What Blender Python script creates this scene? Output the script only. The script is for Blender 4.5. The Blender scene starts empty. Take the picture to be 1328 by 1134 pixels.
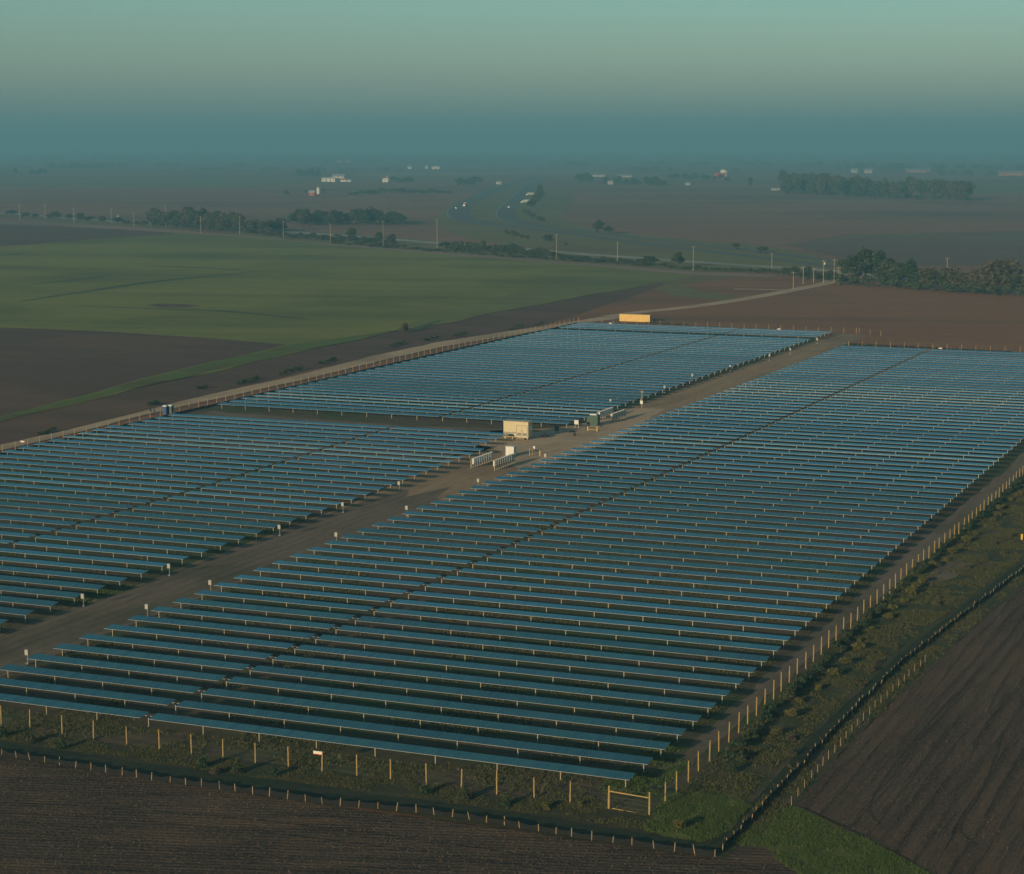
import bpy, bmesh, math, random
import numpy as np
from mathutils import Vector, Matrix, noise as mnoise
from mathutils.geometry import tessellate_polygon
random.seed(7); RNG = np.random.default_rng(11)
R = math.radians
sc = bpy.context.scene
COL = sc.collection
# ------------------------------------------------------------------ place frame
F, H, CX, CY, YH = 2600.0, 66.0, 664.0, 567.0, 190.0
PITCH = math.atan((CY - YH) / F)
CP, SP = math.cos(PITCH), math.sin(PITCH)
AZ = R(22.6)                       # compass bearing of the array columns
ER = Vector((math.cos(AZ), -math.sin(AZ), 0)); EC = Vector((math.sin(AZ), math.cos(AZ), 0))
def P(x, y, z=0.0):
    u = (x - CX) / F; v = (CY - y) / F
    t = (H - z) / (SP - v * CP)
    return Vector((t * u, t * (CP + v * SP), z))
def G(s, t, z=0.0): return ER * s + EC * t + Vector((0, 0, z))
def mpp(y): return P(664, y).y / F     # metres per photo pixel at a base row
# ------------------------------------------------------------------ materials
def nmat(name):
    m = bpy.data.materials.new(name); m.use_nodes = True
    nt = m.node_tree; b = nt.nodes['Principled BSDF']
    return m, nt, b
def N(nt, typ, **kw):
    n = nt.nodes.new(typ)
    for k, v in kw.items():
        if k in n.inputs.keys(): n.inputs[k].default_value = v
        else: setattr(n, k, v)
    return n
def L(nt, a, ao, b, bi): nt.links.new(a.outputs[ao], b.inputs[bi])
def c4(c): return (c[0], c[1], c[2], 1)
def ramp(nt, fac, stops):
    r = N(nt, 'ShaderNodeValToRGB'); e = r.color_ramp.elements
    while len(e) < len(stops): e.new(0.5)
    for i, (p, c) in enumerate(stops):
        e[i].position = p; e[i].color = c4(c) if len(c) == 3 else c
    nt.links.new(fac, r.inputs[0]); return r
def mix(nt, fac, a, b):
    m = N(nt, 'ShaderNodeMix', data_type='RGBA')
    for s, v in ((0, fac), (6, a), (7, b)):
        if hasattr(v, 'is_linked'): nt.links.new(v, m.inputs[s])
        elif s == 0: m.inputs[0].default_value = v
        else: m.inputs[s].default_value = c4(v)
    return m.outputs[2]
def noise(nt, vec, scale, detail=4, rough=.6, dist=0):
    n = N(nt, 'ShaderNodeTexNoise', Scale=scale, Detail=detail, Roughness=rough, Distortion=dist)
    nt.links.new(vec, n.inputs['Vector']); return n.outputs['Fac']
def plain(name, col, rough=.6, metal=0.0, var=.18, scale=3.0, spec=.4):
    m, nt, b = nmat(name)
    tc = N(nt, 'ShaderNodeTexCoord')
    f = noise(nt, tc.outputs['Object'], scale, 4)
    r = ramp(nt, f, [(.3, [c * (1 - var) for c in col]), (.7, [min(1, c * (1 + var)) for c in col])])
    L(nt, r, 0, b, 'Base Color'); b.inputs['Roughness'].default_value = rough
    b.inputs['Metallic'].default_value = metal; b.inputs['Specular IOR Level'].default_value = spec
    return m
def math_(nt, op, a, b=None):
    n = N(nt, 'ShaderNodeMath', operation=op)
    for i, v in enumerate((a, b)):
        if v is None: continue
        if hasattr(v, 'is_linked'): nt.links.new(v, n.inputs[i])
        else: n.inputs[i].default_value = v
    return n.outputs[0]
def field(name, c1, c2, c3, ang=0.0, spacing=0.76, furrow=.5, clod=1.6, bump=.12, patch=.012, p3=(.48, .62), streak=.35, mid=.06, flecks=None, elong=9):
    """soil / crop: colour patches, streaks along the drilling direction, clods and furrows as bump"""
    m, nt, b = nmat(name)
    geo = N(nt, 'ShaderNodeNewGeometry')
    mp = N(nt, 'ShaderNodeMapping'); mp.inputs['Rotation'].default_value = (0, 0, ang)
    L(nt, geo, 'Position', mp, 'Vector')
    ms = N(nt, 'ShaderNodeMapping'); ms.inputs['Scale'].default_value = (1.0 / elong, 1, 1)
    L(nt, mp, 0, ms, 'Vector')
    fine = noise(nt, mp.outputs[0], clod, 5, .7)
    strk = noise(nt, ms.outputs[0], streak, 6, .68, .4)
    midn = noise(nt, ms.outputs[0], mid, 4, .6, .6)
    big = noise(nt, geo.outputs['Position'], patch, 5, .6, .5)
    a = math_(nt, 'ADD', math_(nt, 'MULTIPLY', fine, .45), math_(nt, 'MULTIPLY', strk, .55))
    r = ramp(nt, a, [(.34, c1), (.64, c2)])
    k = math_(nt, 'ADD', math_(nt, 'MULTIPLY', big, .55), math_(nt, 'MULTIPLY', midn, .45))
    rp = ramp(nt, k, [(p3[0], (0, 0, 0)), (p3[1], (1, 1, 1))])
    col = mix(nt, rp.outputs[0], r.outputs[0], c3)
    if flecks:
        fl = noise(nt, mp.outputs[0], 5.0, 2, .5)
        rf = ramp(nt, fl, [(.68, (0, 0, 0)), (.74, (1, 1, 1))])
        col = mix(nt, math_(nt, 'MULTIPLY', rf.outputs[0], .6), col, flecks)
    nt.links.new(col, b.inputs['Base Color'])
    b.inputs['Roughness'].default_value = .95; b.inputs['Specular IOR Level'].default_value = .1
    sep = N(nt, 'ShaderNodeSeparateXYZ'); L(nt, mp, 0, sep, 0)
    wob = math_(nt, 'MULTIPLY', strk, spacing * 1.2)
    ph = math_(nt, 'MULTIPLY', math_(nt, 'ADD', sep.outputs[1], wob), 2 * math.pi / spacing)
    sn = math_(nt, 'MULTIPLY', math_(nt, 'SINE', ph), furrow)
    hgt = math_(nt, 'ADD', sn, math_(nt, 'MULTIPLY', a, 2.2))
    bp = N(nt, 'ShaderNodeBump', Strength=1.0, Distance=bump)
    nt.links.new(hgt, bp.inputs['Height']); L(nt, bp, 0, b, 'Normal')
    return m
def island(name, cols, rough=.8, spec=.2, trans=0.0):
    m, nt, b = nmat(name)
    g = N(nt, 'ShaderNodeNewGeometry')
    r = ramp(nt, g.outputs['Random Per Island'], [(i / max(1, len(cols) - 1), c) for i, c in enumerate(cols)])
    L(nt, r, 0, b, 'Base Color'); b.inputs['Roughness'].default_value = rough
    b.inputs['Specular IOR Level'].default_value = spec
    return m
# ------------------------------------------------------------------ mesh builders
class MB:
    def __init__(s): s.v = []; s.f = []; s.m = []
    def add(s, vs, fs, mi=0):
        o = len(s.v); s.v += [tuple(v) for v in vs]; s.f += [tuple(o + i for i in f) for f in fs]; s.m += [mi] * len(fs)
        return s
    def box(s, x0, x1, y0, y1, z0, z1, mi=0, M=None, top=None):
        vs = [Vector((x, y, z)) for z in (z0, z1) for y in (y0, y1) for x in (x0, x1)]
        if M is not None: vs = [M @ v for v in vs]
        s.add(vs, [(0, 2, 3, 1), (0, 1, 5, 4), (1, 3, 7, 5), (3, 2, 6, 7), (2, 0, 4, 6)], mi)
        s.f.append(tuple(len(s.v) - 8 + i for i in (4, 5, 7, 6))); s.m.append(mi if top is None else top)
        return s
    def cyl(s, a, b, r0, r1=None, n=8, mi=0, caps=True):
        a, b = Vector(a), Vector(b); r1 = r0 if r1 is None else r1
        d = (b - a).normalized(); u = d.orthogonal().normalized(); w = d.cross(u)
        vs = [p + (u * math.cos(2 * math.pi * i / n) + w * math.sin(2 * math.pi * i / n)) * r for p, r in ((a, r0), (b, r1)) for i in range(n)]
        fs = [(i, (i + 1) % n, n + (i + 1) % n, n + i) for i in range(n)]
        if caps: fs += [tuple(range(n - 1, -1, -1)), tuple(range(n, 2 * n))]
        return s.add(vs, fs, mi)
    def lathe(s, prof, n=12, mi=0, c=(0, 0, 0)):
        c = Vector(c); vs = []
        for r, z in prof: vs += [c + Vector((r * math.cos(2 * math.pi * i / n), r * math.sin(2 * math.pi * i / n), z)) for i in range(n)]
        fs = [(k * n + i, k * n + (i + 1) % n, (k + 1) * n + (i + 1) % n, (k + 1) * n + i) for k in range(len(prof) - 1) for i in range(n)]
        fs.append(tuple((len(prof) - 1) * n + i for i in range(n)))
        return s.add(vs, fs, mi)
    def mesh(s, name, mats):
        me = bpy.data.meshes.new(name); me.from_pydata(s.v, [], s.f)
        for m in (mats if isinstance(mats, (list, tuple)) else [mats]): me.materials.append(m)
        me.polygons.foreach_set('material_index', s.m); me.update(); return me
    def build(s, name, mats, parent=None, loc=None, rot=0.0):
        return link(name, s.mesh(name, mats), parent, loc, rot)
def link(name, me, parent=None, loc=None, rot=0.0):
    o = bpy.data.objects.new(name, me); COL.objects.link(o)
    if parent: o.parent = parent
    if loc is not None: o.location = loc
    o.rotation_euler = (0, 0, rot); return o
def tag(o, label=None, cat=None, group=None, kind=None):
    if label: o['label'] = label
    if cat: o['category'] = cat
    if group: o['group'] = group
    if kind: o['kind'] = kind
    return o
def thing(name, label, cat, loc=(0, 0, 0), rot=0.0, group=None):
    o = bpy.data.objects.new(name, None); COL.objects.link(o); o.empty_display_size = .5
    o.location = loc; o.rotation_euler = (0, 0, rot); return tag(o, label, cat, group)
KIDS = {}
def kids(o):
    return [c for c in o.children]
def dup(o, loc=None, rot=None, scale=None, label=None, group=None, parent=None):
    c = o.copy(); COL.objects.link(c)
    if parent: c.parent = parent
    if loc is not None: c.location = loc
    if rot is not None: c.rotation_euler = (0, 0, rot)
    if scale is not None: c.scale = (scale, scale, scale) if not hasattr(scale, '__len__') else scale
    if label: c['label'] = label
    if group: c['group'] = group
    for ch in list(o.children): dup(ch, parent=c)
    return c
ONES = 'zeroth first second third fourth fifth sixth seventh eighth ninth tenth eleventh twelfth thirteenth fourteenth fifteenth sixteenth seventeenth eighteenth nineteenth'.split()
TENS = {2: 'twent', 3: 'thirt', 4: 'fort', 5: 'fift', 6: 'sixt', 7: 'sevent', 8: 'eight', 9: 'ninet'}
def nth(n):
    if n < 20: return ONES[n]
    t, u = divmod(n, 10)
    return TENS[t] + ('ieth' if u == 0 else 'y-' + ONES[u])
def polymesh(name, pts, z, mat, kind='structure', wob=0.0, step=4.0):
    """a ground sheet with an irregular edge"""
    out = []; n = len(pts)
    for i in range(n):
        a, b = Vector((pts[i][0], pts[i][1], 0)), Vector((pts[(i + 1) % n][0], pts[(i + 1) % n][1], 0))
        k = max(1, min(120, int((b - a).length / step))) if wob else 1
        nr = (b - a).normalized(); nr = Vector((-nr.y, nr.x, 0))
        for j in range(k):
            p = a.lerp(b, j / k)
            if wob:
                q = mnoise.noise(Vector((p.x / (step * 2.5), p.y / (step * 2.5), z * 9))) + .6 * mnoise.noise(Vector((p.x / step, p.y / step, z * 7 + 3)))
                p = p + nr * q * wob
            out.append(Vector((p.x, p.y, z)))
    tri = tessellate_polygon([out])
    me = bpy.data.meshes.new(name); me.from_pydata([tuple(v) for v in out], [], [tuple(t) for t in tri])
    bm = bmesh.new(); bm.from_mesh(me); bmesh.ops.recalc_face_normals(bm, faces=bm.faces)
    if bm.faces and sum(f.normal.z for f in bm.faces) < 0: bmesh.ops.reverse_faces(bm, faces=bm.faces)
    bm.to_mesh(me); bm.free(); me.materials.append(mat)
    o = link(name, me); o['kind'] = kind; return o
def pxs(name, pix, z, mat, wob=0.0, step=4.0, kind='structure'):
    return polymesh(name, [P(x, y) for x, y in pix], z, mat, kind, wob, step)
def sts(name, pts, z, mat, wob=0.0, step=4.0): return polymesh(name, [G(s, t) for s, t in pts], z, mat, 'structure', wob, step)
def ribbon(name, pts, width, z, mat):
    """a road of constant width along a smooth centre line"""
    P0 = [Vector((p[0], p[1], 0)) for p in pts]; Q = []
    for i in range(len(P0) - 1):
        a, b = P0[max(0, i - 1)], P0[i]; c, d = P0[i + 1], P0[min(len(P0) - 1, i + 2)]
        for j in range(10):
            t = j / 10
            Q.append(.5 * ((2 * b) + (c - a) * t + (2 * a - 5 * b + 4 * c - d) * t * t + (3 * b - a - 3 * c + d) * t ** 3))
    Q.append(P0[-1]); m = MB(); vs = []; fs = []
    for i, q in enumerate(Q):
        d = (Q[min(i + 1, len(Q) - 1)] - Q[max(i - 1, 0)]).normalized(); n = Vector((-d.y, d.x, 0))
        w = width if not callable(width) else width(i / (len(Q) - 1))
        vs += [q + n * w / 2 + Vector((0, 0, z)), q - n * w / 2 + Vector((0, 0, z))]
        if i: fs.append((2 * i - 2, 2 * i - 1, 2 * i + 1, 2 * i))
    m.add(vs, fs); o = m.build(name, mat); o['kind'] = 'structure'; return o
def npmesh(name, V, k, mats, mi=None):
    """V: (n,k,3) loose polygons of k corners"""
    n = len(V); me = bpy.data.meshes.new(name)
    me.vertices.add(n * k); me.vertices.foreach_set('co', V.reshape(-1).astype(np.float32))
    me.loops.add(n * k); me.loops.foreach_set('vertex_index', np.arange(n * k, dtype=np.int32))
    me.polygons.add(n); me.polygons.foreach_set('loop_start', np.arange(0, n * k, k, dtype=np.int32))
    for m in (mats if isinstance(mats, (list, tuple)) else [mats]): me.materials.append(m)
    if mi is not None: me.polygons.foreach_set('material_index', mi.astype(np.int32))
    me.update(calc_edges=True); return me
def inpoly(pts, poly):
    x, y = pts[:, 0], pts[:, 1]; r = np.zeros(len(pts), bool); n = len(poly)
    for i in range(n):
        x0, y0 = poly[i][0], poly[i][1]; x1, y1 = poly[(i + 1) % n][0], poly[(i + 1) % n][1]
        if y0 == y1: continue
        r ^= ((y0 > y) != (y1 > y)) & (x < (x1 - x0) * (y - y0) / (y1 - y0) + x0)
    return r
def scatter_pts(poly, n, clump=0.0, cs=6.0):
    P_ = np.array([[p[0], p[1]] for p in poly]); lo, hi = P_.min(0), P_.max(0); out = []
    tot = 0
    while tot < n:
        q = RNG.uniform(lo, hi, (n * 2, 2)); q = q[inpoly(q, P_)]
        if clump:
            w = np.array([mnoise.noise(Vector((a / cs, b / cs, 5.0))) + .5 * mnoise.noise(Vector((a / cs * 3, b / cs * 3, 1.0))) for a, b in q])
            q = q[w > RNG.uniform(-.6, .9, len(q)) * (1 - clump) + clump * .15]
        out.append(q); tot += len(q)
        if len(out) > 12: break
    return np.concatenate(out)[:n]
def tufts(name, poly, n, h, mat, blades=6, spread=.15, clump=0.0, cs=6.0, wid=.05, z=0.05):
    q = scatter_pts([p for p in poly], n, clump, cs); n = len(q)
    c = np.repeat(q, blades, 0); m = len(c)
    hh = np.repeat(RNG.uniform(h[0], h[1], n), blades) * RNG.uniform(.6, 1.1, m)
    b = c + RNG.normal(0, spread, (m, 2)); a = RNG.uniform(0, 2 * np.pi, m)
    w = wid * RNG.uniform(.6, 1.5, m)
    V = np.zeros((m, 3, 3)); dx, dy = np.cos(a) * w, np.sin(a) * w
    V[:, 0, 0] = b[:, 0] - dx; V[:, 0, 1] = b[:, 1] - dy; V[:, 1, 0] = b[:, 0] + dx; V[:, 1, 1] = b[:, 1] + dy
    V[:, :2, 2] = z - .05
    V[:, 2, 0] = b[:, 0] + RNG.normal(0, 1, m) * hh * .45; V[:, 2, 1] = b[:, 1] + RNG.normal(0, 1, m) * hh * .45; V[:, 2, 2] = z + hh
    o = link(name, npmesh(name, V, 3, mat)); o['kind'] = 'stuff'; return o
def chips(name, poly, n, size, mat, z=0.06, flat=.35, ang=None):
    q = scatter_pts(poly, n, 0.0); n = len(q); V = np.zeros((n, 4, 3))
    a = RNG.uniform(0, 2 * np.pi, n) if ang is None else RNG.normal(ang, .5, n)
    l = RNG.uniform(size[0], size[1], n); w = l * RNG.uniform(.2, .45, n)
    ux, uy = np.cos(a), np.sin(a); tz = RNG.normal(0, flat, n)
    for i, (p, s) in enumerate(((-1, -1), (1, -1), (1, 1), (-1, 1))):
        V[:, i, 0] = q[:, 0] + ux * l * p - uy * w * s; V[:, i, 1] = q[:, 1] + uy * l * p + ux * w * s
        V[:, i, 2] = z + .02 + tz * l * p * .6 + np.abs(tz) * l * .6 + (s + 1) * w * .4
    o = link(name, npmesh(name, V, 4, mat)); o['kind'] = 'stuff'; return o
def leafquads(c, size, flat=0.0, elong=1.0):
    n = len(c); u = RNG.normal(0, 1, (n, 3)); u[:, 2] *= (1 - flat); u /= np.linalg.norm(u, axis=1)[:, None]
    t = RNG.normal(0, 1, (n, 3)); w = np.cross(u, t); w /= np.linalg.norm(w, axis=1)[:, None]
    s = size * RNG.uniform(.6, 1.4, n)[:, None]
    V = np.zeros((n, 4, 3))
    V[:, 0] = c - u * s * elong; V[:, 1] = c - w * s * .55; V[:, 2] = c + u * s * elong; V[:, 3] = c + w * s * .55
    return V
def blobpts(blobs, n):
    vol = np.array([b[3] * b[4] * b[5] for b in blobs]); k = RNG.choice(len(blobs), n, p=vol / vol.sum()); B = np.array(blobs)[k]
    d = RNG.normal(0, 1, (n, 3)); d /= np.linalg.norm(d, axis=1)[:, None]
    r = RNG.uniform(.25, 1, n) ** .45
    return B[:, :3] + d * B[:, 3:] * (r * RNG.uniform(.85, 1.12, n))[:, None]
def tree_proto(seed, h, w, n, leaf, mcrown, mtrunk, base=.18, nb=9, elong=1.0, conical=False, limbs=7):
    """crown + trunk meshes of one tree, height h and width w in metres"""
    rr = random.Random(seed); blobs = []
    for i in range(nb):
        f = rr.random(); zz = h * (base + .1 + (.86 - base - .1) * f)
        env = (1 - f) ** .8 if conical else math.sin(math.pi * min(1, max(.12, .18 + f * .75))) ** .7
        a = rr.uniform(0, 6.28); rad = w * .5 * env
        d = rad * rr.uniform(.2, .85)
        blobs.append((math.cos(a) * d, math.sin(a) * d, zz, rad * rr.uniform(.22, .5), rad * rr.uniform(.22, .5), h * rr.uniform(.05, .14)))
    blobs.append((0, 0, h * .62, w * .3, w * .3, h * .28 if not conical else h * .34))
    cm = npmesh('crown', leafquads(blobpts(blobs, n), leaf, .3, elong), 4, mcrown)
    m = MB(); tr = max(.05, h * .018); top = h * .8
    pts = [Vector((0, 0, -.2)), Vector((rr.uniform(-.2, .2), rr.uniform(-.2, .2), top * .4)), Vector((rr.uniform(-.4, .4), rr.uniform(-.4, .4), top))]
    m.cyl(pts[0], pts[1], tr * 1.25, tr * .8, 7); m.cyl(pts[1], pts[2], tr * .8, tr * .15, 7)
    for i in range(limbs):
        b = blobs[i % len(blobs)]; st = pts[0].lerp(pts[1], rr.uniform(.5, 1)) if i % 2 else pts[1].lerp(pts[2], rr.uniform(0, .6))
        m.cyl(st, Vector(b[:3]) * 1.05, tr * .42, tr * .1, 5)
    return cm, m.mesh('trunk', mtrunk)
# ------------------------------------------------------------------ palette
soil_near = field('ploughed_soil', (.032, .024, .018), (.130, .092, .063), (.150, .096, .058), ang=R(6), spacing=.8, furrow=.12, clod=1.7, bump=.24, patch=.05, p3=(.50, .66), streak=.7, mid=.35, flecks=(.22, .15, .09), elong=7)
soil_right = field('furrowed_soil', (.044, .031, .022), (.155, .106, .070), (.150, .096, .058), ang=R(-66), spacing=1.9, furrow=.7, clod=1.7, bump=.14, patch=.05, p3=(.50, .66), streak=.7, mid=.25, flecks=(.24, .16, .09), elong=16)
soil_dark = field('dark_soil', (0.090, 0.056, 0.042), (0.147, 0.086, 0.058), (0.164, 0.092, 0.056), ang=R(20), spacing=2.0, furrow=.3, clod=.5, bump=.10, patch=.012, streak=.12, mid=.03, elong=6)
soil_brown = field('brown_soil', (0.210, 0.098, 0.049), (0.316, 0.145, 0.070), (0.179, 0.092, 0.047), ang=R(8), spacing=2.5, furrow=.3, clod=.4, bump=.10, patch=.009, streak=.12, mid=.02, elong=9)
soil_far = field('far_soil', (0.205, 0.105, 0.066), (0.294, 0.148, 0.091), (0.146, 0.088, 0.060), ang=R(3), spacing=6, furrow=.2, clod=.06, bump=.12, patch=.0022, streak=.02, mid=.004, elong=7)
soil_mid = field('mid_soil', (.125, .088, .066), (.180, .124, .092), (.145, .098, .072), ang=R(3), spacing=6, furrow=.2, clod=.06, bump=.12, patch=.0022, streak=.02, mid=.004, elong=7)
soil_pale = field('pale_stubble', (0.246, 0.161, 0.118), (0.320, 0.215, 0.157), (0.209, 0.140, 0.098), ang=R(3), spacing=6, furrow=.2, clod=.06, bump=.12, patch=.0022, streak=.02, mid=.004)
crop_green = field('winter_wheat', (0.167, 0.177, 0.040), (0.252, 0.241, 0.054), (0.128, 0.135, 0.036), ang=R(12), spacing=1.2, furrow=.12, clod=.25, bump=.05, patch=.008, streak=.09, mid=.016, p3=(.46, .60), elong=12)
wheat_wet = field('wet_wheat', (0.075, 0.098, 0.038), (0.105, 0.128, 0.048), (0.06, 0.08, 0.034), ang=R(12), spacing=1.2, furrow=.12, clod=.25, bump=.05, patch=.02, streak=.09, mid=.03, elong=8)
wheat_pale = field('pale_wheat', (0.150, 0.160, 0.050), (0.205, 0.205, 0.066), (0.13, 0.14, 0.048), ang=R(12), spacing=1.2, furrow=.12, clod=.25, bump=.05, patch=.01, streak=.09, mid=.016, p3=(.44, .62), elong=12)
grass_verge = field('grass_verge', (0.091, 0.127, 0.032), (0.145, 0.172, 0.043), (0.107, 0.097, 0.031), ang=R(-20), spacing=3, furrow=.1, clod=.8, bump=.10, patch=.03, streak=.2, mid=.05)
grass_olive = field('olive_grass', (0.144, 0.134, 0.050), (0.211, 0.183, 0.068), (0.169, 0.114, 0.059), ang=R(8), spacing=4, furrow=.1, clod=.2, bump=.10, patch=.006, streak=.05, mid=.012)
site_soil = field('site_soil', (0.071, 0.057, 0.034), (0.143, 0.106, 0.061), (0.063, 0.084, 0.030), ang=R(22), spacing=3, furrow=.1, clod=.9, bump=.10, patch=.03, streak=.3, mid=.06, p3=(.47, .58), elong=4)
lane_soil = field('lane_dirt', (0.262, 0.180, 0.104), (0.397, 0.274, 0.158), (0.202, 0.140, 0.083), ang=R(-67), spacing=2.0, furrow=.22, clod=.8, bump=.06, patch=.03, streak=.35, mid=.06, elong=10)
lane_dark = field('lane_dirt_dark', (0.130, 0.098, 0.068), (0.225, 0.170, 0.118), (0.100, 0.090, 0.052), ang=R(-67), spacing=2.2, furrow=.3, clod=.8, bump=.09, patch=.05, streak=.35, mid=.09, elong=9)
rut_shadow_soil = field('rut_shadow_soil', (0.030, 0.022, 0.017), (0.085, 0.062, 0.046), (0.050, 0.037, 0.028), ang=R(6), spacing=.5, furrow=.3, clod=1.5, bump=.1, patch=.05, streak=.8, mid=.1)  # dark soil of the wheel ruts, also the painted shadow line at the wedge
track_soil = field('track_dust', (0.144, 0.113, 0.081), (0.216, 0.167, 0.116), (0.094, 0.084, 0.047), ang=R(-67), spacing=2.0, furrow=.2, clod=.9, bump=.06, patch=.05, streak=.35, mid=.08, elong=8)
road_gravel = field('pale_gravel', (0.415, 0.297, 0.184), (0.553, 0.399, 0.252), (0.338, 0.239, 0.150), ang=R(-67), spacing=1.8, furrow=.15, clod=.7, bump=.05, patch=.03, streak=.3, mid=.06)
weed_soil = field('weedy_soil', (.040, .048, .022), (.090, .092, .040), (.125, .088, .055), ang=R(-66), spacing=3, furrow=.1, clod=1.0, bump=.18, patch=.10, p3=(.50, .60), streak=.4, mid=.14, elong=4)
bank_soil = field('bank_grass', (0.041, 0.041, 0.022), (0.081, 0.073, 0.035), (0.058, 0.063, 0.027), ang=R(10), spacing=3, furrow=.1, clod=1.0, bump=.16, patch=.06, streak=.4, mid=.10, elong=4)
fence_shade_grass = field('fence_shade_grass', (0.024, 0.032, 0.019), (0.050, 0.058, 0.032), (0.034, 0.050, 0.026), ang=R(10), spacing=3, furrow=.1, clod=1.0, bump=.12, patch=.06, streak=.4, mid=.10, elong=4)  # dark grass with the silt fence's shade put into its colour
asphalt = field('old_asphalt', (0.100, 0.105, 0.095), (0.137, 0.139, 0.123), (0.116, 0.116, 0.104), spacing=5, furrow=.02, clod=.2, bump=.01, patch=.01)
concrete_road = field('concrete_road', (.30, .28, .24), (.38, .35, .30), (.26, .24, .2), spacing=5, furrow=.02, clod=.2, bump=.01, patch=.01)
galv = plain('galvanised_steel', (.32, .285, .20), .45, .25, .1)
alu = plain('panel_frame', (.66, .66, .64), .35, .5, .06)
backsheet = plain('back_sheet', (.30, .31, .32), .6)
wood = plain('fence_timber', (.36, .245, .095), .85, 0, .3, 6, .2)
wire = plain('fence_wire', (.14, .13, .12), .5, .5)
stakewood = plain('stake_wood', (.33, .23, .13), .85, 0, .25, 8, .2)
blackcloth = plain('black_fabric', (.012, .013, .013), .9, 0, .3, 3, .2)
white = plain('white_paint', (.62, .60, .54), .45, 0, .06)
cream = plain('cream_steel', (.52, .43, .25), .5, 0, .06, 1.5)
yellowbox = plain('yellow_steel', (.66, .42, .12), .5, 0, .08, 1.2)
boxgrey = plain('box_grey', (.34, .325, .285), .5, 0, .1)
dullroof = plain('dull_roof', (.26, .25, .24), .7)
dullwall = plain('dull_wall', (.36, .33, .29), .7)
grey = plain('grey_steel', (.17, .17, .165), .5, .2)
dgreen = plain('green_enamel', (.022, .060, .040), .4, 0, .12)
yellow = plain('safety_yellow', (.80, .50, .06), .5, 0, .1)
orange = plain('marker_orange', (.85, .16, .04), .5, 0, .1)
dark = plain('dark_rubber', (.018, .018, .02), .6)
darkpaint = plain('dark_paint', (.03, .034, .045), .35)
blue = plain('blue_plastic', (.008, .045, .15), .45)
teal = plain('teal_plastic', (.008, .08, .10), .45)
red = plain('barn_red', (.36, .05, .04), .7)
rust = plain('brick_red', (.30, .12, .09), .8)
roofgrey = plain('roof_grey', (.32, .32, .33), .5)
roofpale = plain('roof_pale', (.62, .60, .57), .5)
cladding = plain('pale_cladding', (.74, .68, .55), .6)
glassdark = plain('dark_glass', (.02, .025, .03), .1, 0, .1, 3, .6)
polewood = plain('pole_timber', (.34, .27, .18), .85, 0, .2, 4, .2)
skin = plain('skin', (.45, .28, .20), .6); clothdark = plain('dark_clothing', (.022, .022, .026), .9); hairm = plain('dark_hair', (.02, .014, .01), .8)
leaf_dark = island('leaf_dark', [(.030, .042, .022), (.052, .066, .032), (.075, .085, .042)])
leaf_ever = island('leaf_evergreen', [(.018, .038, .020), (.034, .058, .030), (.052, .075, .036)])
leaf_olive = island('leaf_olive', [(.062, .054, .032), (.082, .071, .040), (.105, .090, .048)])
leaf_brown = island('twigs_brown', [(.050, .042, .030), (.075, .062, .043), (.100, .082, .056)])
leaf_yell = island('leaf_yellow_green', [(.070, .070, .020), (.105, .100, .028), (.14, .125, .040)])
weed_leaf = island('weed_leaf', [(.042, .054, .019), (.068, .078, .027), (.095, .092, .038), (.10, .078, .042)])
grass_leaf = island('grass_leaf', [(.036, .068, .017), (.066, .104, .026), (.105, .13, .040)])
dry_leaf = island('dry_stalk', [(.11, .08, .05), (.17, .125, .075), (.24, .175, .10)])
clod_m = island('soil_clod', [(.045, .033, .026), (.085, .062, .046), (.125, .090, .064)])
bark = plain('bark', (.075, .058, .044), .95, 0, .3, 3, .1)
# solar glass: dark blue cells under a clear cover, each module a touch different
panel, nt, b = nmat('solar_glass')
g = N(nt, 'ShaderNodeNewGeometry'); oi = N(nt, 'ShaderNodeObjectInfo')
k = math_(nt, 'ADD', math_(nt, 'MULTIPLY', g.outputs['Random Per Island'], .55), math_(nt, 'MULTIPLY', oi.outputs['Random'], .45))
r = ramp(nt, k, [(.1, (.009, .070, .092)), (.55, (.014, .094, .112)), (.95, (.024, .118, .130))])
L(nt, r, 0, b, 'Base Color'); b.inputs['Roughness'].default_value = .16; b.inputs['IOR'].default_value = 1.5
b.inputs['Specular IOR Level'].default_value = .5
# ------------------------------------------------------------------ the setting: ground sheets
gm = MB(); gx = [-17000, -6000, -2000, -500, 500, 2000, 6000, 17000]; gy = [-2800, -500, 200, 800, 2000, 5000, 12000, 29000]
gm.add([(x, y, 0) for y in gy for x in gx], [(j * 8 + i, j * 8 + i + 1, (j + 1) * 8 + i + 1, (j + 1) * 8 + i) for j in range(7) for i in range(7)])
tag(gm.build('ground', soil_far), kind='structure')
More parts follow.
